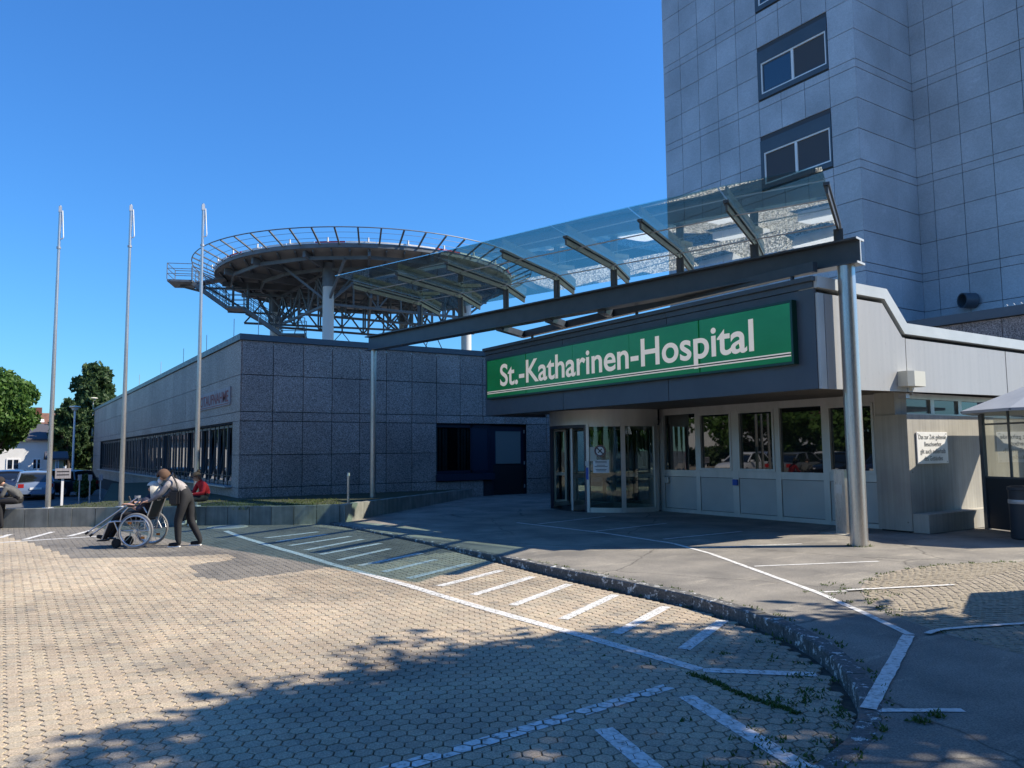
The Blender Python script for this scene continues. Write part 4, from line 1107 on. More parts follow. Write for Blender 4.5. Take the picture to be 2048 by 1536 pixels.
def stair(l0, z0, l1, z1, d):
    for dd in (-.6, .6): MB().bar(H(l0,d+dd,z0), H(l1,d+dd,z1), .06, .26).build('stringer', mhp.m, hp)
    nst = max(4, int(abs(z1-z0)/.19))
    for i in range(nst):
        f = (i+.5)/nst; MB().bar(H(l0+(l1-l0)*f,d-.57,z0+(z1-z0)*f), H(l0+(l1-l0)*f,d+.57,z0+(z1-z0)*f), .24, .04).build('tread', MT['galv'], hp)
    r_ = MB()
    for dd in (-.6, .6):
        for hh in (.35,.65,.95,1.1): r_.tube(H(l0,d+dd,z0+hh), H(l1,d+dd,z1+hh), .022, n=5)
        for i in range(6): f = i/5; r_.tube(H(l0+(l1-l0)*f,d+dd,z0+(z1-z0)*f), H(l0+(l1-l0)*f,d+dd,z0+(z1-z0)*f+1.1), .025, n=5)
    r_.build('railing', mhp.m, hp)
stair(-11.8,13.35,-9.5,11.7,-1.7); stair(-8.4,11.65,-5.9,9.9,-1.7)
for a, b in (((-11.4,-1.0,13.5),(-8.2,-1.0,11.6)),((-8.3,-1.0,11.6),(-8.3,-1.0,13.7)),((-11.6,-1.0,13.2),(-7.6,-.5,13.4)),((-9.6,-1.0,11.6),(-6.9,2.9,12.2)),((-8.4,-1.0,11.5),(-6.9,2.9,11.0)),((-9.3,-1.0,13.5),(-9.3,-1.0,11.7)),((-12.8,-1.2,13.3),(-10.8,-1.2,12.8))):
    MB().bar(H(*a), H(*b), .14, .14).build('bracket', mhp.m, hp)
for l, d in ((-5.8,-2.2),(-4.5,-2.2),(-5.8,-1.2),(-4.5,-1.2)):
    MB().bar(H(l,d,4.95), H(l,d,9.85), .12, .12).build('platform_leg', mhp.m, hp)

# ================================================================== SHELTER, BINS, PARASOL
kd = Vector((.93,-.37,0)).normalized(); kn = Vector((.37,.93,0)).normalized(); K0 = Vector((-7.45,15.85,.12))
ki = thing('smoking_shelter', 'dark framed glass shelter with pointed grey fabric roof at the right edge', 'shelter', tuple(K0))
def K(u, v, z): return K0+kd*u+kn*v+Vector((0,0,z))
for u, v in ((0,0),(1.25,0),(2.5,0),(0,1.6),(2.5,1.6)):
    MB().bar(K(u,v,0), K(u,v,2.3), .08, .08, kn).build('post', MT['navy'] if False else MT['slate'], ki)
mkd = Mat('dark_shelter_panel', (.022,.030,.040), .5)
for a, b in (((0,0),(1.25,0)),((1.25,0),(2.5,0)),((2.5,0),(2.5,1.6))):
    pa, pb_ = K(*a,0), K(*b,0); d = (pb_-pa).normalized()*.04
    MB().bar(pa+d+Vector((0,0,.50)), pb_-d+Vector((0,0,.50)), .03, .96).build('lower_panel', mkd.m, ki)
    MB().bar(pa+d+Vector((0,0,1.62)), pb_-d+Vector((0,0,1.62)), .01, 1.26).build('pane', MT['kioskglass'], ki)
    mi_ = (pa+pb_)/2; MB().bar(mi_+Vector((0,0,.98)), mi_+Vector((0,0,2.26)), .035, .035, kn).build('mullion', MT['slate'], ki)
    for z in (.99,2.0,2.27): MB().bar(pa+d+Vector((0,0,z)), pb_-d+Vector((0,0,z)), .04, .035).build('rail', MT['slate'], ki)
rp = [(-6.0+1.57*math.cos(rad(219.8+45*k)), 15.6+1.57*math.sin(rad(219.8+45*k))) for k in range(8)]
ap = (-6.0,15.6,2.98); rf = MB(); n_ = len(rp)
rf.add([(x,y,2.34) for x,y in rp]+[ap]+[(x,y,2.29) for x,y in rp]+[(ap[0],ap[1],2.93)], [(i,(i+1) % n_,n_) for i in range(n_)]+[((i+1) % n_+n_+1,i+n_+1,2*n_+1) for i in range(n_)]+[(i+n_+1,(i+1) % n_+n_+1,(i+1) % n_,i) for i in range(n_)])
rf.build('roof', MT['fabric'], ki)
for x, y in rp: MB().tube((x,y,2.31), (ap[0],ap[1],2.93), .02, n=6).build('roof_rib', MT['slate'], ki)
MB().tube((ap[0],ap[1],.12),(ap[0],ap[1],2.95), .05, n=12).build('centre_pole', MT['galv'], ki, True)
MB().box((-7.56,15.95,2.50),(-4.9,17.5,2.56)).build('shadow_slab', MT['slate'], ki)  # hidden slab shaped to cast the shadow on the concrete wall
bn_ = thing('litter_bin', 'dark round litter bin in front of the shelter at the right edge', 'bin', (-6.25,14.6,.12))
MB().lathe((-6.25,14.6,.12), [(0,.0),(.21,.0),(.23,.02),(.235,.82),(.25,.83),(.25,.88),(.20,.90),(.0,.91)], 28).build('body', mkd.m, bn_, True)
MB().lathe((-6.25,14.6,.12), [(.24,.60),(.243,.61),(.243,.66),(.24,.67)], 28).build('band', MT['galv'], bn_, True)
ash = thing('ash_post', 'slim stainless steel ash pillar standing behind the round steel column', 'ashtray', (-8.63,13.03,.12))
MB().box((-8.74,12.94,.12),(-8.52,13.12,1.28)).build('body', MT['steel'], ash); MB().box((-8.70,12.928,.86),(-8.56,12.94,1.02)).build('ash_slot', MT['alu'], ash); MB().box((-8.76,12.92,1.28),(-8.50,13.14,1.30)).build('lid', MT['steel'], ash)
MB().box((-8.95,12.75,.122),(-8.2,13.25,.132)).build('foot_slab', MT['conc'], ash)
pa_ = thing('parasol', 'large round grey parasol beside the paved patch, right of the picture', 'parasol', (-1.5,10.6,.12))
pm = MB(); N_ = 8; pm.add([(-1.5+1.6*math.cos(2*math.pi*i/N_), 10.6+1.6*math.sin(2*math.pi*i/N_), 2.35) for i in range(N_)]+[(-1.5,10.6,2.95)], [(i,(i+1) % N_,N_) for i in range(N_)]); pm.build('canopy', MT['fabric'], pa_)
MB().tube((-1.5,10.6,.12),(-1.5,10.6,2.95), .03, n=10).build('pole', MT['galv'], pa_, True); MB().lathe((-1.5,10.6,.12), [(0,.08),(.3,.08),(.32,0)], 16).build('foot', MT['conc'], pa_)

# ================================================================== TREES
def make_tree(name, label, loc, trunk_h, crown_c, rx, rz, nclump, nleaf, lsize, mat, seed, shape='round', group=None):
    rr = random.Random(seed); t = thing(name, label, 'tree', loc, group)
    L = Vector(loc); c = Vector((loc[0]+crown_c[0], loc[1]+crown_c[1], loc[2]+crown_c[2]))
    tr = MB(); h = crown_c[2]; segs = 5; prev = L.copy(); pr = .055*rx+.08
    for i in range(1, segs+1):
        q = L+Vector((crown_c[0]*i/segs+rr.uniform(-.1,.1), crown_c[1]*i/segs+rr.uniform(-.1,.1), h*i/segs)); r2 = (.055*rx+.08)*(1-.14*i)
        tr.tube(prev, q, pr, r2, 9); prev, pr = q, r2
    cl = []
    for k in range(nclump):
        while True:
            v = Vector((rr.uniform(-1,1), rr.uniform(-1,1), rr.uniform(-1,1)))
            if shape == 'cone':
                hh = (v.z+1)/2; w = (1-hh)**.62*(.35+.65*min(1, hh*5+.35))
                if math.hypot(v.x, v.y) < w and math.hypot(v.x, v.y) > w*.35*rr.random(): break
            elif .25 < v.length < 1 and rr.random() < v.length+.15: break
        p = c+Vector((v.x*rx, v.y*rx, v.z*rz)); cl.append(p)
    for k in range(0, len(cl), max(1, len(cl)//26)):
        p = cl[k]; base = L+Vector((crown_c[0]*.6, crown_c[1]*.6, min(h*1.2, max(trunk_h*.8, (p.z-L.z)*.6))))
        mid = base.lerp(p, .5)+Vector((0,0,.08*rx)); tr.tube(base, mid, .022*rx+.02, .014*rx+.012, 6); tr.tube(mid, p, .014*rx+.012, .01, 5)
    tr.build('trunk', MT['bark'], t, True)
    vs = []; fs = []; per = nleaf//nclump
    for p in cl:
        cr_ = (.20 if shape == 'cone' else .24)*rx*rr.uniform(.6, 1.25)
        for _ in range(per):
            d = Vector((rr.gauss(0,1), rr.gauss(0,1), rr.gauss(0,.75))); d = d.normalized()*cr_*rr.random()**.4
            q = p+d; a = Vector((rr.gauss(0,1), rr.gauss(0,1), rr.gauss(0,.6))).normalized(); b = a.orthogonal().normalized()
            b = (b*math.cos(rr.uniform(0,6.28))+a.cross(b)*math.sin(rr.uniform(0,6.28))).normalized()
            s_ = lsize*rr.uniform(.6, 1.3); n0 = len(vs)
            vs += [tuple(q-b*s_*.9), tuple(q+a.cross(b)*s_*.5), tuple(q+b*s_*.9+a*s_*.2), tuple(q-a.cross(b)*s_*.5)]; fs.append((n0,n0+1,n0+2,n0+3))
    me = bpy.data.meshes.new('crown'); me.from_pydata(vs, [], fs); me.materials.append(MT[mat]); me.update()
    link(bpy.data.objects.new('crown', me), t)
    return t
make_tree('maple_tree', 'bright green round leafy tree at the left edge behind the parked cars', (-50,-.6,-.6), 1.6, (0,0,4.8), 2.1, 2.0, 130, 24000, .16, 'leaf', 3)
make_tree('hornbeam_tree', 'tall dark green conical tree behind the far end of the granite building', (-76,6.6,-.6), 1.5, (0,0,6.0), 3.1, 4.8, 340, 36000, .26, 'leafdark', 5, 'cone')
make_tree('hornbeam_tree', 'small dark treetop just showing above the granite roof right of the tall conical tree', (-92,10.6,-.6), 1.5, (0,0,5.2), 2.0, 3.2, 100, 9000, .30, 'leafdark', 8, 'cone')
make_tree('hornbeam_tree', 'lower dark leafy tree in front of the houses, left of the lamp post', (-71.5,4.5,-.6), 1.0, (0,0,4.4), 1.25, 2.3, 90, 9000, .22, 'leafdark', 9)
make_tree('maple_tree', 'big leafy tree right of the camera whose crown shades the forecourt', (1.6,9.5,.1), 2.6, (0,0,6.3), 3.6, 2.5, 150, 30000, .15, 'leaf', 11)
for k, (x, y, s) in enumerate(((-31,-19,4.0),(-41,-22,4.4),(-52,-20,4.0),(-22,-24,4.2))):
    make_tree('maple_tree', ('leafy car park tree mirrored in the entrance windows, nearest the flagpoles', 'leafy car park tree mirrored in the entrance windows, second along', 'leafy car park tree mirrored in the entrance windows, farthest along', 'leafy car park tree behind the camera, nearest the entrance')[k], (x,y,0), 1.8, (0,0,4.6), s, 3.4, 90, 9000, .26, 'leaf', 20+k, group='trees around the car park')

for k, (x, y, s, lb) in enumerate(((30,-6,4.4,'leafy tree far right of the camera, nearest the street'),(27,4,4.0,'leafy tree far right of the camera, opposite the entrance'),(31,13,4.4,'leafy tree far right of the camera, opposite the tower'),(18,-18,4.2,'leafy tree behind the camera to the right'),(4,-24,4.4,'leafy tree straight behind the camera'),(-9,-27,4.2,'leafy tree behind the camera to the left'),(7.5,2.5,5.2,'large unseen tree close to the right of the camera, added to block sky light'),(8.5,13,5.0,'large unseen tree right of the shelter, added to block sky light'))):  # last two trees are added out of view to block sky light
    src = [o for o in bpy.data.objects if o.name == 'maple_tree.002'][0]; c = copy_tree(src); c.location = (x,y,.0); c.rotation_euler = (0,0,k*1.3); c.scale = (s/4.0,)*3; c['label'] = lb
# ================================================================== HOUSES AND FAR THINGS
def house(name, label, x0, x1, y0, y1, eave, ridge, wall, roof, wins, along='y', chimney=None, skylight=None):
    t = thing(name, label, 'house', (x1,(y0+y1)/2,0))
    w_ = MB()
    if along == 'y':
        xm = (x0+x1)/2
        w_.add([(x0,y0,-.7),(x1,y0,-.7),(x1,y1,-.7),(x0,y1,-.7),(x0,y0,eave),(x1,y0,eave),(x1,y1,eave),(x0,y1,eave),(xm,y0,ridge),(xm,y1,ridge)], [(0,1,5,8,4),(1,2,6,5),(2,3,7,9,6),(3,0,4,7)])
    w_.build('wall', wall, t)
    xm = (x0+x1)/2; th = .14
    ro = MB()
    for sx, xe_ in ((1,x1+.35),(-1,x0-.35)):
        sl = (ridge-eave)/(x1-xm); ze = eave-.35*sl
        a = [(xm,y0-.3,ridge+.02),(xm,y1+.3,ridge+.02),(xe_,y1+.3,ze),(xe_,y0-.3,ze)]
        ro.add([(p[0],p[1],p[2]) for p in a]+[(p[0],p[1],p[2]+th) for p in a], [(0,1,2,3),(7,6,5,4),(0,4,5,1),(1,5,6,2),(2,6,7,3),(3,7,4,0)])
    ro_ = ro.build('roof', roof, t)
    if chimney: MB().box((xm-.3,chimney-.45,ridge-.5),(xm+.35,chimney+.45,ridge+.75)).build('chimney', MT['brick'], ro_)
    if skylight:
        y, f = skylight; sl = (ridge-eave)/(x1-xm); xa_ = xm+(x1-xm)*f; za = ridge-sl*(xa_-xm)+th+.06
        q = MB(); q.add([(xa_,y-.4,za),(xa_,y+.4,za),(xa_+.8,y+.4,za-.8*sl),(xa_+.8,y-.4,za-.8*sl),(xa_,y-.4,za-.06),(xa_,y+.4,za-.06),(xa_+.8,y+.4,za-.8*sl-.06),(xa_+.8,y-.4,za-.8*sl-.06)], [(0,1,2,3),(4,5,1,0),(5,6,2,1),(6,7,3,2),(7,4,0,3)]); q.build('skylight', MT['wframe'], ro_)
    for (ya, yb, za, zb) in wins:
        f_ = MB(); f_.box((x1-.02,ya,za),(x1+.05,yb,zb)); fo = f_.build('window', MT['wframe'], t)
        MB().box((x1+.05,ya+.1,za+.1),(x1+.06,(ya+yb)/2-.05,zb-.1)).build('pane', MT['glassblue'], fo); MB().box((x1+.05,(ya+yb)/2+.05,za+.1),(x1+.06,yb-.1,zb-.1)).build('pane', MT['glassblue'], fo)
        MB().box((x1-.02,ya-.1,za-.1),(x1+.14,yb+.1,za-.02)).build('sill', MT['grender'], fo)
    return t
house('white_house', 'white rendered house behind the maple tree at the left edge', -80,-72,-9,3.3,3.0,4.2, MT['render'], MT['roofgrey'], [(.35,1.25,.6,1.5),(2.05,2.7,.6,1.5),(-4,-2.8,.35,1.35)])
house('brown_roof_house', 'house with brown tiled roof, chimney and skylight behind the white house', -104,-94,-1.5,4.65,4.3,6.2, MT['render'], MT['rooftile'], [(.6,1.8,2.6,3.8)], chimney=3.1, skylight=(3.3,.42))
house('white_house', 'white house with one white framed window under the lamp post', -96,-88,5.3,17,3.0,5.0, MT['render'], MT['roofgrey'], [(5.95,6.75,.6,1.6)])
house('garden_shed', 'small dull yellow shed with one dark window between the white houses', -69.5,-67.3,3.05,3.95,1.5,1.85, MT['yrender'], MT['roofgrey'], [(3.4,3.65,.4,1.4)])
house('street_house', 'long pale house across the street, far right of the camera', 36,46,-30,26,5.5,9.0, MT['render'], MT['rooftile'], [(-20,-18,1,2.4),(-10,-8,1,2.4),(0,2,1,2.4),(10,12,1,2.4)])
house('car_park_house', 'long pale house beyond the car park, mirrored in the windows', -62,-50,-52,-30,4.2,7.5, MT['render'], MT['rooftile'], [(-46,-44,1,2.4),(-40,-38,1,2.4),(-34,-32,1,2.4)])
def lamp_post(x, y, top, label):
    t = thing('lamp_post', label, 'lamp', (x,y,-.6), 'park lamps')
    MB().tube((x,y,-.6),(x,y,top), .075, .055, 10).build('post', MT['wframe'], t, True)
    MB().lathe((x,y,top), [(0,.30),(.30,.26),(.34,.20),(.20,.14),(.16,.0),(.07,-.04)], 16).build('lamp_head', MT['cream'], t, True)
lamp_post(-57.0,3.86,4.6,'white lamp post standing free in front of the dark conical tree')
lamp_post(-74,6.35,6.3,'white lamp post rising behind the far corner of the granite roof')
# hedge and shrub
def bush(name, label, c, rx, ry, rz, n, ls, mat, seed):
    rr = random.Random(seed); t = thing(name, label, 'hedge' if 'hedge' in name else 'shrub', c)
    vs = []; fs = []
    for _ in range(n):
        v = Vector((rr.gauss(0,1), rr.gauss(0,1), rr.gauss(0,1))).normalized()*rr.random()**.33
        q = Vector(c)+Vector((v.x*rx, v.y*ry, rz+v.z*rz)); a = Vector((rr.gauss(0,1), rr.gauss(0,1), rr.gauss(0,1))).normalized(); b = a.orthogonal(); s_ = ls*rr.uniform(.6,1.3); n0 = len(vs)
        vs += [tuple(q-b*s_), tuple(q+a.cross(b)*s_*.5), tuple(q+b*s_), tuple(q-a.cross(b)*s_*.5)]; fs.append((n0,n0+1,n0+2,n0+3))
    me = bpy.data.meshes.new('foliage'); me.from_pydata(vs, [], fs); me.materials.append(MT[mat]); link(bpy.data.objects.new('foliage', me), t)
    tr = MB()
    for k in range(4): tr.tube((c[0]+rr.uniform(-.5,.5)*rx, c[1]+rr.uniform(-.5,.5)*ry, c[2]), (c[0]+rr.uniform(-.6,.6)*rx, c[1]+rr.uniform(-.6,.6)*ry, c[2]+rz*1.3), .03, .012, 5)
    tr.build('stem', MT['bark'], t)
bush('hedge', 'dark clipped hedge in front of the white house with one window', (-73,5.4,-.6), 1.0, .9, .6, 2600, .10, 'leafdark', 31)
bush('shrub', 'yellow green shrub at the foot of the granite building', (-46,3.7,-.5), .6, .5, .6, 1400, .08, 'grass', 32)
bush('hedge', 'long dark hedge along the front of the left white house', (-70.5,-2.2,-.6), .8, 5.0, .55, 4200, .12, 'leafdark', 33)
bush('hedge', 'long hedge beyond the car park, mirrored in the windows', (-44,-27,0), 16, 1.2, 1.0, 5200, .22, 'leafdark', 34)
# small sign and marker posts on the lawn
t = thing('lawn_sign', 'small white information sign on a post in the lawn', 'sign', (-25.0,1.45,-.6))
MB().box((-25.03,1.43,-.6),(-24.97,1.49,1.1)).build('post', MT['wframe'], t); MB().box((-24.96,1.27,1.06),(-24.93,1.65,1.34)).build('board', MT['plate'], t)
for z in (1.15,1.24): MB().box((-24.929,1.31,z),(-24.926,1.61,z+.025)).build('print_line', MT['black'], t)
for k, (x, y) in enumerate(((-26.6,2.0),(-26.2,2.24),(-26.0,2.5))):
    t = thing('marker_post', ('thin grey marker post in the lawn, farthest of three', 'thin grey marker post in the lawn, middle of three', 'thin grey marker post in the lawn, nearest the middle flagpole')[k], 'post', (x,y,-.6), 'lawn marker posts')
    MB().tube((x,y,-.6),(x,y,.95), .02, n=8).build('post', MT['galv'], t); MB().box((x-.03,y-.05,.95),(x+.03,y+.05,1.12)).build('plate', MT['plate'], t)

# ================================================================== CARS
mtyre = Mat('tyre_rubber', (.018,.018,.018), .8).m; mrim = Mat('alloy_rim', (.45,.46,.47), .35, .8).m
mtail = Mat('tail_lamp', (.35,.02,.02), .25).m; mhead = Mat('head_lamp', (.6,.62,.65), .15).m; mcarglass = window_glass('car_glass', (.01,.012,.014), 1.7)
def car_paint(name, c):
    m = Mat(name, c, .3); m.b.inputs['Coat Weight'].default_value = .8; m.b.inputs['Coat Roughness'].default_value = .05; return m.m
def loft(sts, mb, mi=0, cap=True):
    k = len(sts[0]); vs = [p for s_ in sts for p in s_]; fs = []
    for i in range(len(sts)-1):
        for j in range(k-1): fs.append((i*k+j, i*k+j+1, (i+1)*k+j+1, (i+1)*k+j))
    if cap: fs += [tuple(range(k-1, -1, -1)), tuple((len(sts)-1)*k+j for j in range(k))]
    mb.add(vs, fs, mi)
def make_car(label, paint, loc, heading, wagon=False, group='parked cars'):
    t = thing('parked_car', label, 'car', (0,0,0), group)
    W_ = .87
    prof = [(-2.12,.42,.70,.80),(-2.05,.30,.86,.92),(-1.7,.26,.92,.95),(-.9,.22,.93,.96),(.4,.22,.92,.95),(.95,.22,.90,.94),(1.6,.26,.82,.86),(2.0,.30,.70,.74),(2.12,.42,.58,.62)]
    b = MB(); sts = []
    for x, zb, zs, zt in prof:
        e_ = 1-.10*max(0, (abs(x)-1.6)/.5)
        sts.append([(x,-W_*e_*.94,zb),(x,-W_*e_,zb+.16),(x,-W_*e_,zs-.12),(x,-W_*e_*.95,zs),(x,0,zt+.02),(x,W_*e_*.95,zs),(x,W_*e_,zs-.12),(x,W_*e_,zb+.16),(x,W_*e_*.94,zb)])
    loft(sts, b); body = b.build('body', paint, t, True)
    rb = -2.0 if wagon else -1.75; rr_ = -1.75 if wagon else -1.05
    gsec = [(rb,.90,.93,.05),(rr_,.88,1.40,.74),(-.3,.88,1.47,.72),(.25,.88,1.44,.72),(1.05,.88,.93,.05)]
    g = MB(); sts = []
    for x, zb, zt, f in gsec:
        wt = .64 if f > .5 else .76
        sts.append([(x,-.82,zb),(x,-wt,zt),(x,0,zt+.03),(x,wt,zt),(x,.82,zb)])
    loft(sts, g); g.build('window_glass', mcarglass, t, True)
    rf_ = MB(); sts = []
    for x, zt, w_ in ((rr_-.06,1.405,.60),(rr_+.1,1.44,.64),(-.3,1.485,.655),(.25,1.455,.645),(.36,1.40,.60)): sts.append([(x,-w_-.02,zt-.03),(x,-w_*.8,zt+.015),(x,0,zt+.035),(x,w_*.8,zt+.015),(x,w_+.02,zt-.03)])
    loft(sts, rf_); rf_.build('roof', paint, t, True)
    pl = MB()
    for s_ in (-1, 1):
        pl.bar((rb+.02,s_*.80,.93),(rr_,s_*.655,1.42), .06, .05); pl.bar((1.03,s_*.80,.93),(.28,s_*.655,1.43), .06, .05); pl.bar((-.35,s_*.835,.93),(-.32,s_*.665,1.45), .07, .04)
    pl.build('pillar', paint, t)
    for x in (-1.32,1.32):
        for s_ in (-1,1):
            w_ = MB().tube((x,s_*.70,.31),(x,s_*.885,.31), .315, n=22).build('wheel', mtyre, t, True); MB().tube((x,s_*.88,.31),(x,s_*.895,.31), .21, n=18).build('rim', mrim, w_, True)
    for s_ in (-1,1):
        MB().box((-2.125,s_*.78,.66),(-1.98,s_*.52,.86)).build('tail_lamp', mtail, t); MB().box((2.0,s_*.76,.54),(2.11,s_*.50,.66)).build('headlight', mhead, t); MB().box((.72,s_*.86,.94),(.88,s_*1.02,1.06)).build('mirror', paint, t)
    MB().box((-2.16,-.82,.34),(-2.02,.82,.52)).build('bumper', paint, t); MB().box((2.02,-.8,.30),(2.15,.8,.46)).build('bumper', paint, t)
    MB().box((-2.165,-.26,.56),(-2.10,.26,.67)).build('number_plate', MT['white'], t)
    t.location = loc; t.rotation_euler = (0,0,heading)
    return t
c_silver = car_paint('shaded_silver_paint', (.17,.22,.31)); c_black = car_paint('black_paint', (.012,.013,.018)); c_blue = car_paint('dark_blue_paint', (.02,.035,.09)); c_white = car_paint('white_paint', (.7,.7,.7)); c_red = car_paint('red_car_paint', (.30,.02,.02)); c_grey = car_paint('grey_car_paint', (.14,.15,.16))  # silver is darkened so the paint carries the car's shade
make_car('silver blue car parked with its rear to the camera behind the left flagpole', c_silver, (-49.0,1.55,-.6), rad(180))
make_car('black estate car parked behind the small white lawn sign', c_black, (-51.5,2.75,-.6), rad(222), True)
make_car('dark blue car parked behind the seated person at the left edge', c_blue, (-54,.55,-.6), rad(172))
make_car('white car in the car park, mirrored in the left entrance window', c_white, (-31,-8.5,0), rad(80))
make_car('grey car in the car park, mirrored beside the white one', c_grey, (-27.5,-8.8,0), rad(-95))
make_car('black estate car in the car park, mirrored in the middle window', c_black, (-24.5,-8.6,0), rad(85), True)
make_car('blue car in the car park, mirrored in the fourth window', c_blue, (-21.5,-8.7,0), rad(-88))
make_car('red car in the car park, mirrored in the last window', c_red, (-18.3,-8.5,0), rad(92))
make_car('silver car in the car park, second row', c_silver, (-34.5,-14.5,0), rad(90))
make_car('white estate car in the car park, second row', c_white, (-29.5,-14.5,0), rad(90), True)

# ================================================================== PEOPLE
def cloth(name, c, rough=.85):
    m = Mat(name, c, rough); m.color(m.ramp(m.noise(18, 4, m.coord((1,1,.6))), [(.3, vmul(c,.75)), (.7, vmul(c,1.2))])); return m.m
skin = Mat('skin', (.52,.30,.21), .55).m
def figure(name, label, joints, bones, loc, heading, group=None):
    """joints: name -> (x,y,z,r); bones: (a, b, material)"""
    names = list(joints); idx = {k: i for i, k in enumerate(names)}
    me = bpy.data.meshes.new(name); me.from_pydata([joints[k][:3] for k in names], [(idx[a], idx[b]) for a, b, _ in bones], []); me.update()
    o = bpy.data.objects.new(name, me); col.objects.link(o)
    sm = o.modifiers.new('skin', 'SKIN'); sm.use_smooth_shade = True; sm.branch_smoothing = .6
    for i, k in enumerate(names):
        r_ = joints[k][3]; d = me.skin_vertices[0].data[i]; d.radius = (r_, joints[k][4] if len(joints[k]) > 4 else r_); d.use_root = (i == 0)
    ss = o.modifiers.new('sub', 'SUBSURF'); ss.levels = 2; ss.render_levels = 2
    dg = bpy.context.evaluated_depsgraph_get(); dg.update()
    m2 = bpy.data.meshes.new_from_object(o.evaluated_get(dg)); bpy.data.objects.remove(o); m2.name = 'body'
    mats = []
    for _, _, mt in bones:
        if mt not in mats: mats.append(mt)
    m2.materials.clear()
    for mt in mats: m2.materials.append(mt)
    segs = [(Vector(joints[a][:3]), Vector(joints[b][:3]), (joints[a][3]+joints[b][3])/2, mats.index(mt)) for a, b, mt in bones]
    for p in m2.polygons:
        c = p.center; best = None
        for a, b, r_, mi in segs:
            d = b-a; L2 = d.length_squared; t_ = max(0, min(1, (c-a).dot(d)/L2)) if L2 > 0 else 0
            e_ = (c-(a+d*t_)).length/max(r_, .01)
            if best is None or e_ < best[0]: best = (e_, mi)
        p.material_index = best[1]; p.use_smooth = True
    root = thing('person', label, 'person', (0,0,0), group)
    link(bpy.data.objects.new('body', m2), root)
    root.location = loc; root.rotation_euler = (0,0,heading)
    return root
def hand(J, Bn, wrist, pre, dirv, side, m, up=(0,0,1)):
    """palm, four fingers and a thumb, slightly curled"""
    w = Vector(J[wrist][:3]); d = Vector(dirv).normalized(); s_ = d.cross(Vector(up)).normalized()*side; dn = s_.cross(d)*(-side)
    pk = pre+'palm'; pc = w+d*.055; J[pk] = (*pc, .034, .020); Bn.append((wrist, pk, m))
    for k in range(4):
        off = (k-1.5)*.019; ln = (.062,.072,.068,.052)[k]
        a = pc+d*.040+s_*off; b = a+d*ln*.55-Vector(up)*.010; c = b+d*ln*.30-Vector(up)*.028
        for q, nm, r_ in ((a,'a',.0105),(b,'b',.0095),(c,'c',.008)): J[f'{pre}f{k}{nm}'] = (*q, r_)
        Bn += [(pk, f'{pre}f{k}a', m), (f'{pre}f{k}a', f'{pre}f{k}b', m), (f'{pre}f{k}b', f'{pre}f{k}c', m)]
    a = pc+s_*.036-d*.005; b = a+s_*.022+d*.03-Vector(up)*.008; c = b+d*.028-Vector(up)*.012
    for q, nm, r_ in ((a,'a',.013),(b,'b',.011),(c,'c',.009)): J[f'{pre}t{nm}'] = (*q, r_)
    Bn += [(pk, f'{pre}ta', m), (f'{pre}ta', f'{pre}tb', m), (f'{pre}tb', f'{pre}tc', m)]
def hair(root, c, r, mat, cut=.15, tilt=(0,0), long=0.0, name='hair', fwd=(1,0,0)):
    """a hair cap round the skull that leaves the face free"""
    mb = MB(); f = Vector(fwd).normalized(); s_ = Vector((0,1,0)); u = f.cross(s_)*1.0
    if u.z < 0: u = -u
    vs = []; n, m_ = 18, 10; bare = set()
    for i in range(m_+1):
        ph = math.pi*.74*i/m_
        for j in range(n):
            th = 2*math.pi*j/n; v = Vector((math.sin(ph)*math.cos(th), math.sin(ph)*math.sin(th), math.cos(ph)))
            if v.x > .30 and v.z < .38: bare.add(len(vs))
            rr_ = r*(1.09+.05*R.random()); p = Vector(c)+f*(v.x*rr_*1.08-.008)+s_*(v.y*rr_*.93)+u*(v.z*rr_*1.08)
            if long and v.z < .1 and v.x < .45: p = p+Vector((-.02,0,-long*(.1-v.z)))+s_*(v.y*.03)
            vs.append(p)
    mb.add(vs, [(i*n+j, (i+1)*n+j, (i+1)*n+(j+1) % n, i*n+(j+1) % n) for i in range(m_) for j in range(n) if not ({i*n+j, (i+1)*n+j, (i+1)*n+(j+1) % n, i*n+(j+1) % n} & bare)])
    return mb.build(name, mat, root, True)
def face(root, c, f, r, mouth=True):
    f = Vector(f).normalized(); s_ = Vector((0,1,0)); u = f.cross(s_); u = -u if u.z < 0 else u
    for q in (-1,1): MB().sphere(Vector(c)+f*(r*.93)+s_*(q*.034)+u*.008, .011, 8).build('eye', MT['black'], root, True)
    if mouth: MB().sphere(Vector(c)+f*(r*.90)-u*.062, .018, 8, sc=(.4,1,.3)).build('mouth', MT['fred'], root, True)
    for q in (-1,1): MB().sphere(Vector(c)+s_*(q*r*.93)-f*.005, .026, 8, sc=(.7,.35,1.1)).build('ear', skin, root, True)
m_greyshirt = cloth('pale_grey_top', (.34,.31,.295)); m_sleeve = cloth('grey_sleeve', (.15,.15,.17)); m_trouser = cloth('charcoal_trousers', (.014,.0145,.017)); m_shoe = cloth('black_shoe', (.012,.012,.014)); m_wshoe = cloth('white_shoe', (.62,.60,.52))
m_navy = cloth('navy_top', (.022,.028,.055)); m_black = cloth('black_cloth', (.010,.010,.012)); m_red = cloth('red_sweater', (.48,.012,.018)); m_greyjacket = cloth('grey_jacket', (.09,.09,.085)); m_hair = cloth('brown_hair', (.11,.06,.035)); m_white_hair = cloth('white_hair', (.62,.59,.50)); m_dark_hair = cloth('dark_hair', (.02,.014,.012))
LEFT = math.atan2(-.834, -.552)                     # heading of someone who faces the left of the picture

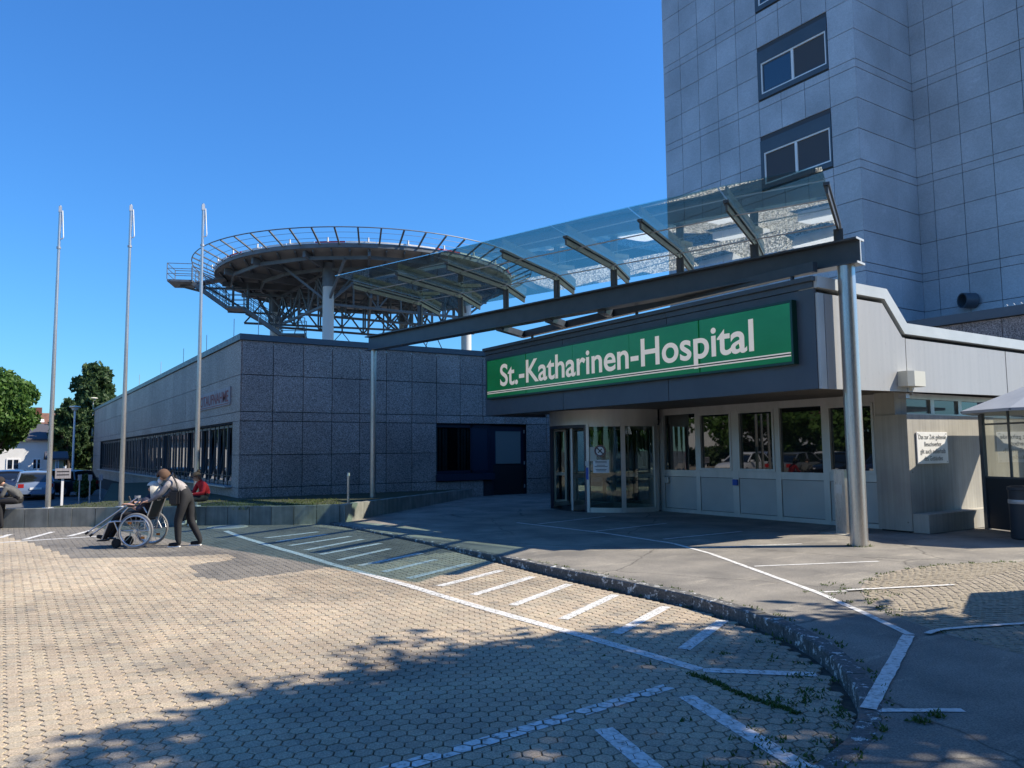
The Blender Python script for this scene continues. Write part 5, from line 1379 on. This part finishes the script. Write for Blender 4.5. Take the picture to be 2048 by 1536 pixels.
# -- man pushing
J = {'pel':(0,0,.86,.135,.15),'waist':(.07,0,.96,.125,.15),'chest':(.19,0,1.08,.135,.17),'nb':(.30,0,1.165,.075),'neck':(.345,0,1.19,.055),'head':(.42,0,1.215,.088,.078),'crown':(.475,0,1.245,.078,.07),'nose':(.475,0,1.150,.020),
 'shl':(.245,.17,1.105,.068),'ell':(.36,.23,.915,.050),'wrl':(.535,.25,.800,.034),'shr':(.245,-.17,1.105,.068),'elr':(.38,-.23,.925,.050),'wrr':(.55,-.25,.80,.034),
 'hil':(.0,.09,.82,.098),'knl':(.10,.11,.46,.072),'anl':(.085,.11,.12,.055),'hel':(.065,.11,.05,.045),'tol':(.25,.12,.035,.036),
 'hir':(-.01,-.09,.82,.098),'knr':(-.03,-.10,.45,.072),'anr':(-.20,-.10,.13,.055),'her':(-.22,-.10,.05,.045),'tor':(-.04,-.11,.035,.036)}
Bn = [('pel','waist',m_trouser),('waist','chest',m_greyshirt),('chest','nb',m_greyshirt),('nb','neck',skin),('neck','head',skin),('head','crown',skin),('head','nose',skin),
 ('chest','shl',m_greyshirt),('shl','ell',m_sleeve),('ell','wrl',m_sleeve),('chest','shr',m_greyshirt),('shr','elr',m_sleeve),('elr','wrr',m_sleeve),
 ('pel','hil',m_trouser),('hil','knl',m_trouser),('knl','anl',m_trouser),('anl','hel',m_shoe),('hel','tol',m_shoe),('pel','hir',m_trouser),('hir','knr',m_trouser),('knr','anr',m_trouser),('anr','her',m_shoe),('her','tor',m_shoe)]
hand(J, Bn, 'wrl', 'l', (1,0,-.15), 1, skin); hand(J, Bn, 'wrr', 'r', (1,0,-.15), -1, skin)
MANP = (-14.54,2.75,hz(-15))
man = figure('person', 'person in pale grey top and charcoal trousers bending forward to push the wheelchair', J, Bn, MANP, LEFT)
fdir = Vector((.62,0,-.78)); hair(man, (.425,0,1.225), .098, m_hair, fwd=(.75,0,-.66)); face(man, (.42,0,1.20), fdir, .092, False)
mk = MB(); mk.sphere((.475,0,1.135), .055, 12, sc=(.8,.95,1.0)); mk.build('face_mask', MT['wframe'], man, True)
so = MB()
for y, x in ((.11,.15),(-.10,-.13)): so.box((x-.10,y-.036,.0),(x+.10,y+.036,.016))
so.build('shoe_sole', MT['wframe'], man)
bag = thing('shoulder_bag', 'black shoulder bag hanging at the side of the person pushing', 'bag', (0,0,0))
b_ = MB(); b_.box((.03,.185,.72),(.20,.275,.98)); bo = b_.build('bag_body', MT['black'], bag)
bm2 = bmesh.new(); bm2.from_mesh(bo.data); bmesh.ops.bevel(bm2, geom=list(bm2.edges), offset=.03, segments=2, affect='EDGES'); bm2.to_mesh(bo.data); bm2.free()
MB().path([(.05,.22,.96),(.10,.20,1.10),(.20,.14,1.235),(.26,.0,1.27),(.27,-.12,1.22),(.20,-.19,1.08)], .016, 6).build('strap', MT['black'], bag, True)
bag.location = MANP; bag.rotation_euler = (0,0,LEFT)

# -- wheelchair with a person in it
ud = Vector((-.552,-.834)); WCP = (MANP[0]+ud.x*.74, MANP[1]+ud.y*.74, hz(-15.2))
wc = thing('wheelchair', 'silver framed wheelchair with large spoked wheels', 'wheelchair', (0,0,0))
mtyg = Mat('grey_tyre', (.20,.20,.20), .7).m; mchr = Mat('silver_tube', (.60,.61,.62), .3, .85).m; moran = Mat('orange_reflector', (.6,.18,.02), .4).m
def ring(mb, c, r, rt, n=40, axis='y'):
    pts = [Vector((c[0]+r*math.cos(2*math.pi*i/n), c[1], c[2]+r*math.sin(2*math.pi*i/n))) for i in range(n+1)]; mb.path(pts, rt, 6)
for s_ in (-1,1):
    y = s_*.29; w_ = MB(); ring(w_, (0,y,.300), .285, .018); wo_ = w_.build('wheel', mtyg, wc, True)
    h_ = MB(); ring(h_, (0,y+s_*.035,.300), .255, .010); h_.build('hand_rim', mchr, wo_, True)
    r_ = MB(); ring(r_, (0,y,.300), .265, .010); r_.build('rim', mchr, wo_, True)
    sp = MB()
    for k in range(16):
        a = 2*math.pi*k/16; sp.tube((0,y,.300),(.265*math.cos(a),y,.300+.265*math.sin(a)), .0035, n=4)
    sp.tube((0,y-.03,.300),(0,y+.03,.300), .03, n=10); sp.build('spokes', mchr, wo_)
    for a in (.9,3.9): MB().box((.17*math.cos(a)-.03,y-.01,.300+.17*math.sin(a)-.02),(.17*math.cos(a)+.03,y+.01,.300+.17*math.sin(a)+.02)).build('reflector', moran, wo_)
    c_ = MB(); ring(c_, (.36,s_*.22,.085), .062, .023, 20); c_.tube((.36,s_*.22-.02,.085),(.36,s_*.22+.02,.085), .055, n=14); co = c_.build('caster', mtyre, wc, True)
    MB().path([(.36,s_*.22,.085),(.34,s_*.22,.19),(.33,s_*.24,.30)], .014, 6).build('fork', mchr, co)
    fr_ = MB(); y2 = s_*.235
    fr_.path([(-.20,y2,.30),(.33,y2,.30),(.40,y2,.46),(-.12,y2,.46),(-.20,y2,.30)], .013, 8)
    fr_.path([(-.12,y2,.28),(-.14,y2,.46),(-.27,y2,.84),(-.40,y2,.845)], .013, 8)
    fr_.path([(-.16,y2,.60),(-.10,y2,.70),(.16,y2,.70),(.27,y2,.58),(.30,y2,.46)], .013, 8)
    fr_.path([(.40,y2,.46),(.50,y2,.44),(.60,y2,.16)], .013, 8); fr_.build('side_frame', mchr, wc, True)
    MB().box((-.10,y2-.025,.705),(.17,y2+.025,.735)).build('armrest', MT['black'], wc); MB().tube((-.31,y2,.845),(-.43,y2,.845), .018, n=8).build('push_handle', MT['black'], wc)
    MB().box((.55,s_*.07,.12),(.70,s_*.22,.14)).build('footplate', MT['black'], wc)
MB().box((-.10,-.23,.455),(.38,.23,.485)).build('seat', MT['black'], wc)
bk = MB(); bk.bar((-.13,0,.50),(-.26,0,.86), .44, .02, (1,0,.3)); bk.build('backrest', MT['black'], wc)
MB().bar((-.05,-.23,.2),(.2,.23,.45), .02, .03).build('cross_brace', mchr, wc); MB().bar((-.05,.23,.2),(.2,-.23,.45), .02, .03).build('cross_brace', mchr, wc)
wc.location = WCP; wc.rotation_euler = (0,0,LEFT)
J = {'pel':(.02,0,.57,.13,.16),'waist':(-.04,0,.67,.12,.16),'chest':(-.11,0,.80,.12,.165),'nb':(-.15,0,.90,.07),'neck':(-.155,0,.93,.052),'head':(-.145,0,1.00,.085,.078),'crown':(-.145,0,1.055,.072,.066),'nose':(-.055,0,.985,.018),
 'shl':(-.13,.17,.855,.062),'ell':(-.02,.25,.66,.048),'wrl':(.15,.19,.735,.033),'shr':(-.13,-.17,.855,.062),'elr':(-.02,-.25,.66,.048),'wrr':(.16,-.17,.745,.033),
 'hil':(.04,.09,.55,.092),'knl':(.40,.11,.545,.068),'anl':(.60,.11,.22,.052),'hel':(.60,.11,.17,.042),'tol':(.76,.12,.20,.034),'hir':(.04,-.09,.55,.092),'knr':(.40,-.11,.545,.068),'anr':(.60,-.11,.22,.052),'her':(.60,-.11,.17,.042),'tor':(.76,-.12,.20,.034)}
Bn = [('pel','waist',m_navy),('waist','chest',m_navy),('chest','nb',m_navy),('nb','neck',skin),('neck','head',skin),('head','crown',skin),('head','nose',skin),('chest','shl',m_navy),('shl','ell',m_navy),('ell','wrl',skin),('chest','shr',m_navy),('shr','elr',m_navy),('elr','wrr',skin),
 ('pel','hil',m_black),('hil','knl',m_black),('knl','anl',m_black),('anl','hel',m_shoe),('hel','tol',m_shoe),('pel','hir',m_black),('hir','knr',m_black),('knr','anr',m_black),('anr','her',m_shoe),('her','tor',m_shoe)]
hand(J, Bn, 'wrl', 'l', (1,0,.2), 1, skin); hand(J, Bn, 'wrr', 'r', (1,0,.2), -1, skin)
wm = figure('person', 'person with white shoulder length hair sitting in the wheelchair, legs stretched forward', J, Bn, WCP, LEFT)
hair(wm, (-.15,0,1.01), .106, m_white_hair, long=.16); face(wm, (-.145,0,1.0), (1,0,-.1), .088)
for k, (y, dz) in enumerate(((.10,0),(-.02,-.05))):
    cr_ = thing('crutch', ('grey forearm crutch held on the lap, nearer the camera', 'grey forearm crutch held on the lap, behind the other one')[k], 'crutch', (0,0,0), 'crutches held by the person in the wheelchair')
    MB().tube((.10,y,.84+dz),(.92,y*1.2,.26+dz), .013, n=8).build('shaft', mchr, cr_, True); MB().tube((.90,y*1.2,.275+dz),(.95,y*1.2,.24+dz), .022, n=8).build('tip', MT['black'], cr_)
    MB().tube((.19,y,.78+dz),(.23,y,.88+dz), .014, n=8).build('grip', MT['black'], cr_); MB().arc((.07,y), .042, .052, rad(20), rad(300), .85+dz, .89+dz, 12).build('cuff', MT['galv'], cr_)
    cr_.location = WCP; cr_.rotation_euler = (0,0,LEFT)

# -- two people sitting on the planter wall
def seated(label, loc, heading, top, leg, shoe, hairm, lean, headf, bun=False, arms=.0):
    s = lean
    J = {'pel':(0,0,.63,.13,.15),'waist':(.02+.2*s,0,.74,.112,.14),'chest':(.05+.55*s,0,.89-.12*s,.118,.155),'nb':(.08+.85*s,0,1.01-.22*s,.068),'neck':(.10+.95*s,0,1.045-.26*s,.05),'head':(.14+1.15*s,0,1.115-.32*s,.084,.076),'crown':(.14+1.22*s,0,1.17-.34*s,.072,.066),'nose':(.14+1.15*s+.085*headf[0],0,1.10-.32*s+.085*headf[1],.018),
     'shl':(.06+.75*s,.165,.96-.18*s,.060),'ell':(.14+.7*s,.22,.74-.1*s,.046),'wrl':(.34+.4*s,.12,.72-.05*s,.032),'shr':(.06+.75*s,-.165,.96-.18*s,.060),'elr':(.14+.7*s,-.22,.74-.1*s,.046),'wrr':(.34+.4*s,-.12,.72-.05*s,.032),
     'hil':(.06,.09,.61,.09),'knl':(.43,.12,.60,.068),'anl':(.36,.13,.16,.05),'hel':(.34,.13,.05,.042),'tol':(.52,.15,.035,.034),'hir':(.06,-.09,.61,.09),'knr':(.43,-.12,.60,.068),'anr':(.46,-.14,.16,.05),'her':(.44,-.14,.05,.042),'tor':(.62,-.16,.035,.034)}
    B = [('pel','waist',top),('waist','chest',top),('chest','nb',top),('nb','neck',skin),('neck','head',skin),('head','crown',skin),('head','nose',skin),('chest','shl',top),('shl','ell',top),('ell','wrl',top),('chest','shr',top),('shr','elr',top),('elr','wrr',top),
     ('pel','hil',leg),('hil','knl',leg),('knl','anl',leg),('anl','hel',shoe),('hel','tol',shoe),('pel','hir',leg),('hir','knr',leg),('knr','anr',leg),('anr','her',shoe),('her','tor',shoe)]
    hand(J, B, 'wrl', 'l', (.8,-.5,0), 1, skin); hand(J, B, 'wrr', 'r', (.8,.5,0), -1, skin)
    f = figure('person', label, J, B, loc, heading)
    hc = Vector(J['head'][:3])+Vector((0,0,.01)); hair(f, hc, .098, hairm, fwd=(headf[0],0,headf[1])); face(f, hc, (headf[0],0,headf[1]), .088)
    if bun: MB().sphere(hc+Vector((-.05,0,.13)), .04, 10).build('hair_bun', hairm, f, True)
    return f
seated('person in a red sweater with hair in a bun sitting on the planter wall', (-18.54,3.95,.1), LEFT+rad(48), m_red, m_trouser, m_wshoe, m_hair, .12, (.85,-.5), True)
seated('person in a dark grey jacket bending forward on the left end of the planter wall', (-20.45,.44,.1), LEFT+rad(14), m_greyjacket, m_black, m_shoe, m_dark_hair, .30, (.6,-.8))
